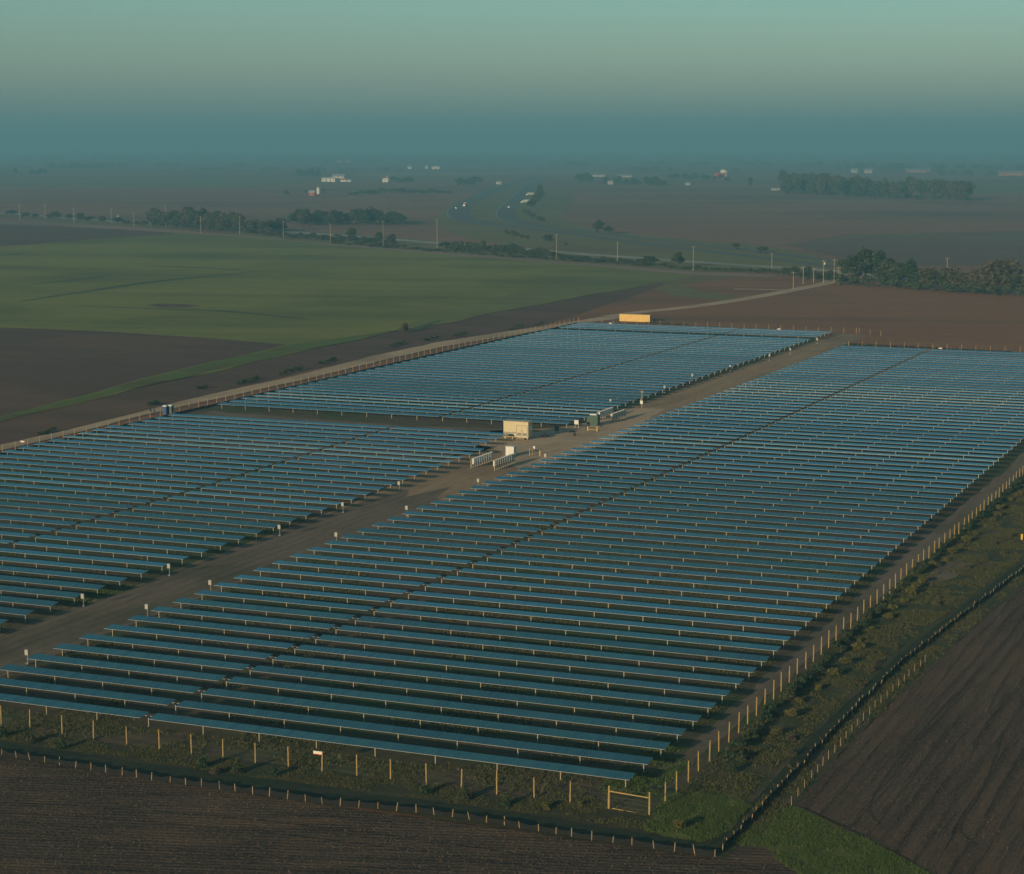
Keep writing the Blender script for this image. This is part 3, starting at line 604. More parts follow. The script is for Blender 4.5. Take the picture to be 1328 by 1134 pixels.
# stands, posts and loose equipment in the yard
def stand(px, py, boxmat, label, bh=1.3, w=1.1, z0=1.0, name='meter_stand'):
    r = thing(name, label, 'equipment stand', P(px, py), -AZ)
    for x in (-w / 2, w / 2): MB().box(x - .05, x + .05, -.05, .05, -.2, z0 + bh * .8).build('leg', galv, r)
    MB().box(-w / 2 - .1, w / 2 + .1, -.3, -.053, z0, z0 + bh).build('box', boxmat, r)
    MB().box(-w / 2 - .1, w / 2 + .1, .052, .1, z0 - .2, z0 - .1).build('rail', galv, r)
    return r
stand(748, 556, white, 'white meter box on a pair of posts in front of the far rows', .9, .85, 1.1)
stand(722.5, 563, darkpaint, 'dark electrical cabinet on two pale legs right of the cream cabin', 1.35, .75, .75, 'cabinet_stand')
def yardpost(px, py, h, mat, label, r=.09, cap=None):
    o = thing('bollard', label, 'bollard', P(px, py)); MB().lathe([(r, -.2), (r, h - .08), (r * .5, h)], 9).build('shaft', mat, o)
    if cap: MB().box(-.22, .22, -.2, .02, h - .6, h - .05).build('box', cap, o, (0, -.1, 0), -AZ)
yardpost(687, 592.5, 1.9, galv, 'leftmost of three pale posts right of the white switch cabinet'); yardpost(690.3, 592, 1.8, wood, 'brown middle post of three right of the white switch cabinet'); yardpost(693, 591.5, 2.2, galv, 'tallest of three pale posts, with a white box at its top', cap=white)
yardpost(700.2, 592.5, 1.4, yellow, 'single yellow bollard at the edge of the gravel yard')
tp = thing('metering_pole', 'tall timber pole carrying a round white box at the lane side', 'pole', P(832.5, 529.5), -AZ)
MB().lathe([(.14, -.3), (.10, 4.6), (.06, 4.7)], 9).build('shaft', polewood, tp); MB().box(-.36, .36, -.45, -.12, 1.1, 1.95).build('box', white, tp); MB().box(-.5, .5, -.06, .06, 4.1, 4.25).build('crossarm', polewood, tp)
# quad bike
qb = thing('quad_bike', 'dark quad bike parked right of the cream cabin', 'quad bike', P(706.5, 568), R(12))
bd = MB(); bd.box(-.9, .9, -.28, .28, .45, .72).box(-.35, .55, -.22, .22, .722, .92).box(-.95, -.45, -.5, .5, .724, .80).box(.45, 1.0, -.5, .5, .724, .80); bd.build('body', darkpaint, qb)
MB().box(-.35, .3, -.19, .19, .922, 1.02).build('seat', dark, qb); MB().cyl((.5, 0, .9), (.4, 0, 1.15), .03, n=6).cyl((.4, -.4, 1.15), (.4, .4, 1.15), .025, n=6).build('handlebar', dark, qb)
wm = MB().cyl((0, -.12, 0), (0, .12, 0), .31, n=14).mesh('wheel', dark)
for x in (-.62, .66):
    for y in (-.48, .48): link('wheel', wm, qb, (x, y, .31))
pl = thing('tarped_pallet', 'low pallet under a black tarpaulin lying in the gravel yard', 'pallet', P(742, 561.5), R(-10))
MB().box(-.85, .85, -.5, .5, .0, .14).build('pallet', wood, pl)
tm = MB(); n_ = 7; hv = [[Vector((-.9 + 1.8 * i / 6, -.55 + 1.1 * j / 4, (.16 + .34 * math.sin(math.pi * i / 6) ** .5 * math.sin(math.pi * j / 4) ** .6 + random.uniform(-.03, .03)) if 0 < i < 6 and 0 < j < 4 else .15)) for j in range(5)] for i in range(7)]
tm.add([v for r_ in hv for v in r_], [(i * 5 + j, (i + 1) * 5 + j, (i + 1) * 5 + j + 1, i * 5 + j + 1) for i in range(6) for j in range(4)]); tm.build('tarpaulin', blackcloth, pl)
bk = thing('waste_bin', 'small black bin standing beside the tarpaulin covered pallet', 'bin', P(745, 566)); MB().lathe([(.22, 0), (.28, .6), (.30, .62), (.30, .68), (.1, .72)], 12).build('body', dark, bk)
# yellow shipping container
sx0, sx1 = G(-255.2, 719.5), G(-243, 719.5)
sc_ = thing('shipping_container', 'long yellow shipping container standing beyond the far end of the array', 'container', G(-249.1, 719.6, 0), -AZ)
m = MB(); vs = []; n_ = 48
for side in (0, 1):
    y0 = 0.0 if side == 0 else 2.4
    cols = []
    for i in range(n_ * 2 + 1):
        x = -6.0 + 12.0 * i / (n_ * 2); d = .04 if (i // 2) % 2 else .0; cols.append((x, y0 + (d if side == 0 else -d)))
    v = [(x, y, z) for x, y in cols for z in (.22, 2.66)]
    m.add(v, [(2 * i, 2 * i + 2, 2 * i + 3, 2 * i + 1) if side == 0 else (2 * i, 2 * i + 1, 2 * i + 3, 2 * i + 2) for i in range(n_ * 2)])
m.box(-6.05, 6.05, -.02, 2.42, 2.662, 2.76).box(-6.05, 6.05, -.02, 2.42, .1, .218).box(-6.05, -5.99, .05, 2.35, .22, 2.66)
for x in (-6.1, 5.96): m.box(x, x + .14, -.03, .11, .0, 2.80).box(x, x + .14, 2.29, 2.43, .0, 2.80)
m.build('body', yellowbox, sc_)
for y in (.13, 1.22): 
    d = MB().box(5.99, 6.05, y, y + 1.05, .25, 2.64).build('door', yellowbox, sc_)
    for yy in (.3, .75): MB().cyl((6.075, y + yy, .3), (6.075, y + yy, 2.6), .02, n=6).build('lock_bar', galv, d)
# portable toilets and two people by the dirt road
def toilet(px, py, m_, label):
    r = thing('portable_toilet', label, 'portable toilet', P(px, py), -AZ + R(4), 'portable toilets by the dirt road')
    MB().box(-.55, .55, -.58, .58, .08, 2.0).box(-.58, .58, -.61, .61, 0, .078).build('cabin', m_, r)
    MB().box(-.42, .42, -.615, -.584, .15, 1.95).build('door', m_, r)
    rf = MB(); rf.add([(-.58, -.61, 2.003), (.58, -.61, 2.003), (.58, .61, 2.003), (-.58, .61, 2.003), (-.4, -.4, 2.28), (.4, -.4, 2.28), (.4, .4, 2.28), (-.4, .4, 2.28)], [(0, 1, 5, 4), (1, 2, 6, 5), (2, 3, 7, 6), (3, 0, 4, 7), (4, 5, 6, 7), (3, 2, 1, 0)]); rf.build('roof', white, r)
    MB().cyl((.4, .5, 2.0), (.4, .5, 2.55), .05, n=8).build('vent_pipe', grey, r)
toilet(214.6, 537.5, blue, 'blue portable toilet with a white roof by the dirt road'); toilet(221.5, 537.0, teal, 'teal portable toilet right of the blue one by the dirt road')
def person(px, py, face, label, bend):
    r = thing('person', label, 'person', P(px, py), face)
    J = {}; vs = []; es = []; rad = []
    def j(n, p, rr, par=None):
        J[n] = len(vs); vs.append(p); rad.append(rr)
        if par is not None: es.append((J[par], J[n]))
    j('pel', (0, 0, .95), (.15, .12)); j('wst', (0, .0, 1.10), (.135, .10), 'pel'); j('chs', (0, .01, 1.33), (.165, .115), 'wst'); j('nkb', (0, 0, 1.47), (.075, .07), 'chs'); j('nck', (0, -.01, 1.54), (.055, .055), 'nkb')
    j('hd0', (0, -.025, 1.62), (.085, .095), 'nck'); j('hd1', (0, -.02, 1.72), (.08, .095), 'hd0'); j('nose', (0, -.115, 1.645), (.018, .018), 'hd0')
    for s, nm in ((-1, 'l'), (1, 'r')):
        j(nm + 'hip', (s * .10, 0, .88), (.095, .10), 'pel'); j(nm + 'kne', (s * .125, -.02, .49), (.062, .065), nm + 'hip'); j(nm + 'ank', (s * .14, .02, .09), (.043, .045), nm + 'kne'); j(nm + 'toe', (s * .16, -.15, .04), (.04, .035), nm + 'ank')
        j(nm + 'sho', (s * .20, .01, 1.41), (.068, .068), 'chs'); j(nm + 'elb', (s * .27, .03 - bend * .05, 1.13), (.047, .047), nm + 'sho'); e = (s * .27 - s * bend * .08, -.05 - bend * .2, .88 + bend * .12)
        j(nm + 'wri', e, (.033, .030), nm + 'elb'); h = (e[0], e[1] - .03, e[2] - .08); j(nm + 'plm', h, (.036, .022), nm + 'wri')
        for i, l in enumerate((.065, .08, .075, .055)): j('%sf%d' % (nm, i), (h[0] + s * .004, h[1] - .03 + .02 * i, h[2] - l), (.009, .009), nm + 'plm')
        j(nm + 'th', (h[0] - s * .01, h[1] - .06, h[2] - .02), (.010, .010), nm + 'plm')
    me = bpy.data.meshes.new('body'); me.from_pydata(vs, es, []); me.materials.append(clothdark)
    o = link('body', me, r); md = o.modifiers.new('skin', 'SKIN'); o.modifiers.new('sub', 'SUBSURF').levels = 1
    for i, v in enumerate(me.skin_vertices[0].data): v.radius = rad[i]; v.use_root = (i == 0)
    hb = MB().lathe([(.096, 0), (.10, .05), (.085, .11), (.04, .145), (.01, .15)], 12); hb.build('hair', hairm, r, (0, -.005, 1.665))
    return r
person(195.2, 538, R(160), 'person in dark clothing standing leftmost by the dirt road', .2); person(200.3, 538.3, R(-60), 'taller person in dark clothing standing nearer the toilets', .8)
# coloured markers
mk_ = thing('marker_post', 'short orange marker post among the grass outside the front fence', 'marker', P(611, 1035)); MB().cyl((0, 0, -.1), (0, 0, .95), .05, n=8).build('shaft', orange, mk_); MB().box(-.07, .07, -.06, .06, .951, 1.02).build('cap', orange, mk_)
mk_ = thing('marker_post', 'short yellow marker post among the weeds at the right edge', 'marker', P(1325, 701)); MB().box(-.13, .13, -.08, .08, .0, 1.0).build('shaft', yellow, mk_); MB().box(-.15, .15, -.1, .1, 1.002, 1.08).build('cap', yellow, mk_)
# ------------------------------------------------------------------ planting near the array
def plant_proto(seed, h, w, n, leaf, ml, conical=False, elong=1.2):
    rr = random.Random(seed); blobs = [(rr.uniform(-.25, .25) * w, rr.uniform(-.25, .25) * w, h * rr.uniform(.25, .75), w * rr.uniform(.22, .36), w * rr.uniform(.22, .36), h * rr.uniform(.16, .28)) for _ in range(7)]
    if conical: blobs = [(0, 0, h * .25, w * .48, w * .48, h * .24), (0, 0, h * .5, w * .36, w * .36, h * .26), (0, 0, h * .78, w * .18, w * .18, h * .24)]
    cm = npmesh('foliage', leafquads(blobpts(blobs, n), leaf, .2, elong), 4, ml)
    sm = MB(); sm.cyl((0, 0, -.1), (0, 0, h * .7), .035, .012, 6)
    for i in range(4): b = blobs[i % len(blobs)]; sm.cyl((0, 0, h * .15), b[:3], .02, .008, 5)
    return cm, sm.mesh('stem', bark)
def plant(proto, name, label, cat, loc, sc=1.0, group=None, pname='foliage', sname='stem', zs=1.0):
    r = thing(name, label, cat, loc, random.uniform(0, 6.28), group); r.scale = (sc, sc, sc * zs)
    link(pname, proto[0], r); link(sname, proto[1], r); return r
EV = [plant_proto(i, 1.55, 1.35, 900, .10, leaf_ever if i != 1 else leaf_dark, True) for i in range(3)]
YS = [plant_proto(i + 10, 1.5, 2.0, 900, .12, leaf_yell) for i in range(3)]
DS = [plant_proto(i + 20, 1.3, 2.0, 900, .12, leaf_ever if i else leaf_dark) for i in range(3)]
OS = [plant_proto(i + 30, 1.3, 1.8, 700, .11, leaf_olive if i else leaf_brown) for i in range(2)]
for i, (x, y) in enumerate(((3, 957), (40, 965), (80, 973), (262.6, 997), (308, 1004), (355, 1008), (551, 1032), (601, 1039), (656, 1047))):
    plant(EV[i % 3], 'young_evergreen', 'young evergreen shrub outside the front fence, %s from the left edge' % nth(i + 1), 'shrub', P(x, y), random.uniform(.85, 1.12), 'young evergreens along the front fence')
plant(OS[0], 'dry_shrub', 'small pale dry shrub between young evergreens outside the front fence', 'shrub', P(278, 1006), .7)
plant(YS[1], 'yellow_shrub', 'yellow green tuft shrub left of the braced fence corner', 'shrub', P(709, 1051), .6); plant(YS[2], 'yellow_shrub', 'second yellow green tuft shrub left of the braced fence corner', 'shrub', P(752, 1047), .5)
plant(YS[0], 'yellow_shrub', 'round yellow green shrub just right of the braced fence corner', 'shrub', P(877.5, 1078), .75, zs=1.25)
plant(EV[0], 'young_evergreen', 'young evergreen at the outer side of the right fence corner', 'shrub', P(950, 1003), .9); plant(EV[1], 'young_evergreen', 'young evergreen second back from the right fence corner', 'shrub', P(961, 990), 1.0)
t = 203; i = 0
while t < 440:
    i += 1
    plant(random.choice(DS), 'dark_shrub', 'dark green shrub hugging the right fence, %s back from the corner' % nth(i), 'shrub', G(-59.6 + (t > 300) * (t - 300) * .018 + random.uniform(-.4, .5), t), random.uniform(.65, 1.15), 'dark shrubs along the right fence'); t += random.uniform(2.4, 4.6)
t = 214; i = 0
while t < 440:
    i += 1
    plant(random.choice(YS), 'yellow_shrub', 'yellow green shrub a little way outside the right fence, %s back from the corner' % nth(i), 'shrub', G(-57.6 + (t > 300) * (t - 300) * .02 + random.uniform(-.6, .9), t), random.uniform(.45, .95), 'yellow green shrubs outside the right fence'); t += random.uniform(3.5, 8)
for i in range(26):
    t = random.uniform(200, 380); plant(OS[i % 2], 'brown_shrub', 'brownish weedy shrub out on the verge between the right fence and the silt fence', 'shrub', G(random.uniform(-55, -51.5) + max(0, t - 260) * .04, t), random.uniform(.4, .8), 'brownish shrubs on the right verge')
i = 0
for x, y, n, ln in ((60, 563, 5, 22), (200, 525, 4, 14), (262, 505, 3, 14), (320, 496, 6, 28), (376, 483, 6, 30), (424, 471, 5, 22), (515, 449, 5, 20), (559, 440.5, 5, 20), (597, 435, 4, 16), (669, 426, 4, 18), (698, 421.5, 3, 12)):
    i += 1
    for j in range(n):
        f = (j + .5) / n - .5; plant(DS[0] if j % 2 else DS[1], 'low_dark_shrub', 'low dark shrub in the %s clump along the bare strip above the dirt road' % nth(i), 'shrub', P(x + ln * f, y - ln * f * .30 + random.uniform(-.8, .8)), random.uniform(.6, 1.05), 'dark shrub clumps above the dirt road')
plant(OS[1], 'rusty_bush', 'rusty brown bush at the edge of the green field', 'bush', P(524, 431), 2.2, zs=1.4)
# ground cover that nobody could count
gp = lambda pts: [G(s, t) for s, t in pts]
tufts('bank_grass', gp([(-168, 183), (-61, 183), (-56, 180), (-58, 178.2), (-70, 178.6), (-110, 178.4), (-168, 179.5)]), 10000, (.08, .26), [weed_leaf], 6, .16, .5, 5, .05, .12)
tufts('fence_line_grass', gp([(-168, 189), (-66, 189), (-61, 185), (-66, 182.6), (-168, 182.8)]), 5000, (.10, .36), [weed_leaf], 6, .16, .55, 5, .05, .1)
tufts('verge_weeds', gp([(-60.5, 186), (-60, 300), (-57.8, 420), (-33, 420), (-47.0, 316), (-52.8, 250), (-53.8, 190), (-60, 186)]), 26000, (.10, .36), [weed_leaf], 7, .2, .5, 5, .06, .12)
tufts('mound_grass', gp([(-61.3, 188), (-60.4, 178.5), (-58, 177), (-54, 177), (-53, 179), (-52.6, 189), (-58, 191)]), 4200, (.12, .32), [grass_leaf], 7, .15, .2, 4, .045, .16)
tufts('wedge_grass', [P(*p) for p in ((946, 1096), (1000, 1060), (1030, 1048), (1120, 1088), (1215, 1140), (1290, 1190), (1130, 1200), (985, 1100))], 7000, (.10, .26), [grass_leaf], 7, .15, .2, 3, .045, .13)
tufts('side_verge_grass', [P(*p) for p in ((935, 1098), (985, 1042), (1050, 977), (1140, 890), (1222, 817), (1330, 735), (1330, 752), (1110, 952), (1030, 1040), (975, 1088))], 5000, (.12, .4), [weed_leaf], 7, .18, .4, 4, .05, .11)
tufts('row_grass', gp([(-153, 189), (-66, 189), (-64, 330), (-153, 330)]), 26000, (.10, .34), [weed_leaf, ], 6, .2, .75, 11, .06, .08)
tufts('row_edge_grass', gp([(-69, 188), (-62.5, 188), (-62.5, 200), (-69, 212)]), 1500, (.12, .34), [grass_leaf], 7, .18, .2, 5, .05, .1)
tufts('row_grass', gp([(-262, 200), (-167.5, 200), (-168, 330), (-262, 390)]), 14000, (.10, .34), [weed_leaf], 6, .2, .8, 12, .07, .08)
tufts('lane_edge_grass', gp([(-172, 238), (-166.4, 238), (-166.4, 252), (-172, 252)]), 900, (.1, .34), [grass_leaf], 7, .2, .2, 4, .06, .12)
chips('soil_clods', gp([(-170, 174), (-52, 173), (-46, 176), (-40, 160), (-40, 138), (-170, 138)]), 52000, (.025, .085), [clod_m], .08, 1.2)
chips('crop_residue', gp([(-170, 174), (-52, 172.8), (-46, 176), (-40, 160), (-40, 138), (-170, 138)]), 15000, (.025, .085), [dry_leaf], .09, .3, -R(2))
sf = [P(*p) for p in ((1032, 1046), (1110, 960), (1190, 882), (1330, 759), (1500, 660), (1500, 1200), (1215, 1138), (1120, 1086), (1070, 1060))]
chips('soil_clods', sf, 36000, (.025, .085), [clod_m], .09, 1.2)
chips('crop_residue', sf, 12000, (.03, .09), [dry_leaf], .1, .3, R(58))
# ------------------------------------------------------------------ trees beyond
TD = [tree_proto(i + 1, 15, 11, 2600, .55, leaf_dark, bark, .10, 18) for i in range(3)]
TE = [tree_proto(i + 11, 14, 8, 2400, .5, leaf_ever, bark, .05, 9, conical=True) for i in range(2)]
TO = [tree_proto(i + 21, 13, 11, 1800, .5, leaf_olive, bark, .12, 17) for i in range(2)]
TB = [tree_proto(i + 31, 13, 12, 1500, .62, leaf_brown, bark, .15, 18, elong=2.4, limbs=14) for i in range(2)]
TS = [tree_proto(i + 41, 4, 6, 700, .4, leaf_dark, bark, .02, 7) for i in range(2)]
KIND = {'d': (TD, 15, 11, 'dense dark tree'), 'e': (TE, 14, 8, 'narrow evergreen tree'), 'o': (TO, 13, 11, 'olive green tree'), 'b': (TB, 13, 12, 'bare brown tree'), 's': (TS, 4, 6, 'low dark bush')}
def tree(k, x, yb, yt, wpx, label, group=None):
    pr, h, w, nm = KIND[k]; p = P(x, yb); hh = (yb - yt) * mpp(yb) ; ww = wpx * mpp(yb)
    r = plant(random.choice(pr), 'tree' if k != 's' else 'bush', label, 'tree' if k != 's' else 'bush', p, 1, group, 'crown', 'trunk')
    r.scale = (ww / w, ww / w, hh / h); return r
GR = [('d', 1104, 368, 326, 34), ('d', 1122, 367, 318, 46), ('e', 1141, 369, 322, 26), ('d', 1152, 370, 331, 36), ('d', 1168, 371, 338, 34), ('e', 1181, 373, 334, 24), ('d', 1192, 373, 346, 30), ('o', 1206, 375, 344, 38), ('e', 1224, 376, 347, 24), ('b', 1236, 377, 343, 28), ('b', 1250, 378, 352, 30), ('d', 1262, 379, 350, 30), ('b', 1277, 380, 340, 40), ('b', 1293, 381, 333, 50), ('b', 1309, 381, 334, 44), ('d', 1320, 384, 352, 34), ('o', 1338, 386, 340, 40), ('d', 1360, 388, 346, 40)]
for i, (k, x, yb, yt, w) in enumerate(GR):
    tree(k, x, yb, yt, w, '%s in the grove right of the pole cluster, %s from its left end' % (KIND[k][3], nth(i + 1)), 'trees of the grove right of the pole cluster')
for i in range(16): tree('s', 1092 + i * 16.5 + random.uniform(-4, 4), 370.5 + i * 1.07, 358 + i * 1.07 - random.uniform(0, 4), random.uniform(18, 30), 'low dark bush under the trees of the right grove', 'bushes under the right grove')
def belt(kinds, pts, n, h, w, label, group, jy=1.0):
    """countable but alike trees along a pixel line: pts [(x,y)...], heights and widths in pixels"""
    for i in range(n):
        f = (i + random.uniform(.2, .8)) / n * (len(pts) - 1); a = min(int(f), len(pts) - 2); u = f - a
        x = pts[a][0] + (pts[a + 1][0] - pts[a][0]) * u; y = pts[a][1] + (pts[a + 1][1] - pts[a][1]) * u + random.uniform(-jy, jy)
        k = random.choice(kinds); hh = random.uniform(*h); tree(k, x, y, y - hh, random.uniform(*w), label, group)
belt('dbobd', [(196, 293), (250, 297), (312, 302)], 30, (17, 31), (16, 27), 'dark hazy tree in the roadside wood left of the green field top', 'trees of the left roadside wood')
belt('sdo', [(10, 280), (176, 292), (311, 302), (366, 307)], 34, (5, 12), (12, 22), 'low dark bush along the road at the left, in or near the roadside wood', 'bushes along the road at the left', .8)
belt('dob', [(318, 303), (368, 299)], 13, (12, 20), (14, 24), 'hazy tree at the right end of the left roadside wood', 'trees at the end of the left roadside wood')
belt('dbod', [(378, 292), (440, 291), (522, 291)], 30, (11, 23), (16, 28), 'hazy tree in the second row beyond the frontage road', 'trees in the row beyond the frontage road', 1.5)
belt('sds', [(366, 309), (470, 315), (500, 319)], 34, (4, 10), (11, 20), 'dark shrub between road and green field, left of centre', 'shrubs between road and field, left of centre', .8)
tree('d', 456, 314, 294, 20, 'round dark tree standing alone by the frontage road'); tree('d', 492, 316.5, 300, 18, 'dark tree just left of a utility pole by the frontage road'); tree('b', 508, 319.5, 302, 16, 'small brown tree right of a utility pole by the frontage road')
belt('sds', [(576, 323), (640, 328), (720, 335)], 38, (6, 13), (10, 20), 'dark shrub between road and green field, centre stretch', 'shrubs between road and field, centre stretch', .8)
belt('sd', [(722, 336), (780, 340), (845, 345)], 28, (4, 9), (10, 18), 'dark shrub between road and green field, right of centre', 'shrubs between road and field, right of centre', .8)
tree('d', 627, 328, 311, 12, 'upright dark tree beside the frontage road right of the motorway bend'); tree('d', 664, 329, 314, 18, 'dark bushy tree beside the frontage road left of the tall pole'); tree('d', 711, 315, 303, 18, 'dark round tree beyond the frontage road near the tall pole'); tree('s', 734, 319.5, 314.5, 8, 'small dark bush right of the tall pole')
tree('d', 842, 344, 331, 26, 'wide dark bushy tree left of the pair by the road'); tree('d', 879, 347, 325, 18, 'dark tree just left of a utility pole by the road'); belt('s', [(895, 350), (1010, 355)], 14, (4, 7), (10, 16), 'dark shrub under the road near the pole cluster', 'shrubs near the pole cluster', .6)
belt('s', [(430, 316.5), (567, 327), (721, 338), (899, 350)], 46, (3, 7), (10, 20), 'low scrubby bush in the strip between frontage road and green field', 'low scrub between road and green field', .9)
belt('sdd', [(1012, 358), (1060, 364), (1095, 368)], 12, (9, 18), (12, 20), 'dark bush behind the cluster of poles', 'bushes behind the pole cluster', 1)
belt('s', [(652, 305), (685, 311)], 6, (5, 9), (8, 13), 'small dark bush in the grass below the motorway bend', 'bushes below the motorway bend', 1.2)
tree('d', 776, 303.5, 283, 16, 'taller of two trees at the edge of the far brown field'); tree('d', 789, 304, 292, 14, 'shorter of two trees at the edge of the far brown field')
tree('s', 953.5, 323.5, 314.5, 18, 'left one of two dark bushes alone in the olive grass'); tree('s', 988, 328, 319, 24, 'right one of two dark bushes alone in the olive grass')
belt('do', [(688, 270), (700, 264), (700, 256)], 7, (12, 22), (9, 15), 'dark hazy tree right of the motorway', 'trees right of the motorway', 2); belt('s', [(676, 278), (706, 289)], 5, (6, 10), (9, 14), 'dark bush on the motorway verge', 'bushes on the motorway verge')
belt('sd', [(452, 253), (500, 250.5), (582, 252)], 20, (4, 7), (10, 18), 'hazy dark tree in the hedge line above the pale field', 'trees in the far hedge line', .8)
tree('d', 372, 254.5, 246, 9, 'single hazy tree left of the red barn'); tree('d', 419.5, 252, 244, 6, 'small hazy tree right of the red barn'); tree('d', 397, 251.5, 246, 6, 'small hazy tree close left of the red barn')
belt('dd', [(592, 243), (625, 238)], 9, (8, 12), (9, 14), 'hazy tree in the clump left of the motorway top', 'trees left of the motorway top', 2.5)
belt('dd', [(506, 236), (535, 238)], 8, (5, 10), (8, 12), 'hazy tree beside the far pale house', 'trees beside the far pale house', 1.2)
belt('dd', [(384, 230), (416, 231)], 7, (8, 12), (8, 12), 'hazy tree left of the long pale barn', 'trees left of the long pale barn', 1.5)
tree('e', 20, 226, 217, 8, 'squat hazy tree at the far left'); belt('d', [(40, 226), (62, 226)], 4, (5, 8), (7, 11), 'hazy tree in a small clump at the far left', 'clump of trees at the far left')
belt('d', [(747, 237), (766, 237)], 5, (11, 14), (8, 12), 'hazy tree in the clump right of the motorway top', 'trees right of the motorway top end'); belt('d', [(784, 240), (842, 242), (862, 243)], 14, (8, 14), (9, 14), 'hazy tree in the far farmstead belt', 'trees of the far farmstead belt', 1.2)
belt('d', [(868, 232), (946, 236)], 10, (6, 11), (8, 12), 'hazy tree about the far red barn', 'trees about the far red barn', 1.5); tree('d', 973, 243, 229, 9, 'lone hazy tree left of the far wood')
belt('dbdo', [(1014, 249), (1060, 251), (1120, 255), (1258, 259)], 72, (19, 29), (14, 24), 'hazy tree in the far wood on the right', 'trees of the far wood on the right', 2.5)
belt('s', [(1014, 251), (1258, 261)], 22, (5, 8), (12, 20), 'hazy bush at the foot of the far wood on the right', 'bushes of the far wood on the right', 1)
# distant woods read as one mass: canopies spread along several lines
dv = []
for x0, x1, y, h in ((-60, 130, 219, 6), (60, 330, 216, 6), (240, 420, 221, 5), (330, 620, 212, 6), (420, 520, 222, 5), (600, 760, 213, 5), (700, 1000, 215, 7), (820, 980, 222, 6), (960, 1200, 216, 7), (1080, 1330, 220, 8), (1200, 1400, 227, 7), (-60, 1400, 207, 4)):
    for i in range(int((x1 - x0) / 3.2)):
        x = random.uniform(x0, x1)
        if mnoise.noise(Vector((x / 28.0, y, 2.2))) < -.12: continue
        p = P(x, y + random.uniform(-.8, .8)); k = mpp(y); hh = h * k * random.uniform(.5, 1.1); hh = min(hh, 22); w = hh * random.uniform(.5, .9)
        c = blobpts([(p.x, p.y, hh * .55, w, w, hh * .45), (p.x + w * .5, p.y, hh * .4, w * .7, w * .7, hh * .36)], 60); dv.append(leafquads(c, hh * .16, .3))
o = link('distant_woods', npmesh('distant_woods', np.concatenate(dv), 4, leaf_dark)); o['kind'] = 'stuff'
# ------------------------------------------------------------------ utility poles
def pole(x, yb, yt, label, arm=True, can=False, group='utility poles along the field edge', ang=0.6):
    h = (yb - yt) * mpp(yb); r = thing('utility_pole', label, 'utility pole', P(x, yb), ang, group)
    rad = max(.17, .12 * mpp(yb) / .35)
    MB().lathe([(rad, -.5), (rad * .7, h - .1), (rad * .4, h)], 8).build('shaft', polewood, r)
    if arm:
        MB().box(-1.3, 1.3, -.10, .10, h - .75, h - .55).build('crossarm', polewood, r)
        im = MB().lathe([(.05, 0), (.09, .08), (.05, .22), (.02, .26)], 8).mesh('insulator', grey)
        for dx in (-1.15, -.5, 1.15): link('insulator', im, r, (dx, 0, h - .55))
    if can:
        c = MB().lathe([(.32, 0), (.34, .1), (.34, .95), (.2, 1.05)], 10); c.build('transformer_can', white, r, (.5, -.15, h - 2.4)); MB().box(-1.0, 1.0, -.4, .1, h - 2.6, h - 2.42).build('platform', galv, r)
PL = [(25.5, 286, 264), (58.7, 284, 263), (96, 290, 270), (144.5, 289, 271), (174, 295, 276), (215, 294.5, 266), (260.5, 303, 280), (311, 304.5, 281), (367.7, 310.5, 287), (428.6, 314.5, 290), (497, 320.5, 287), (567, 326, 285), (721.6, 336.5, 304), (800.7, 343, 313), (899, 352, 319), (1000.7, 354, 328)]
for i, (x, yb, yt) in enumerate(PL): pole(x, yb, yt, 'timber utility pole along the green field edge, %s from the left' % nth(i + 1))
pw = thing('power_line', 'thin overhead wires strung between the timber poles of the field edge', 'power line', P(25, 286)); o0 = P(25, 286)
for dx in (-1.15, -.5, 1.15):
    m = MB()
    for (xa, ya, ta), (xb, yb_, tb) in zip(PL[:-1], PL[1:]):
        a = P(xa, ya) + Vector((dx * .8, dx * .55, (ya - ta) * mpp(ya) - .3)); b = P(xb, yb_) + Vector((dx * .8, dx * .55, (yb_ - tb) * mpp(yb_) - .3)); pv_ = a
        for i in range(1, 9):
            u = i / 8; q = a.lerp(b, u) - Vector((0, 0, 4 * 1.6 * u * (1 - u))); m.cyl(pv_ - o0, q - o0, .011, n=4, caps=False); pv_ = q
    m.build('wire', dark, pw)
pole(1227.6, 372, 334, 'timber utility pole rising out of the right grove')
for x, yb, yt, lb, can in ((1028.6, 376, 352, 'short double pole with crossarm at the bend of the farm track', False), (1041.5, 369, 345, 'second pole of the cluster, left of the equipment pole', False), (1055, 368, 347, 'pole with a low crossarm just left of the equipment pole', False), (1067.6, 368, 337, 'tall pole carrying pale equipment in the middle of the cluster', True), (1081.5, 368, 336, 'tallest plain pole at the right of the cluster', False), (1087, 368, 346, 'shorter pole beside the tallest one in the cluster', False)):
    pole(x, yb, yt, lb, True, can, 'poles clustered at the end of the farm track', .25)
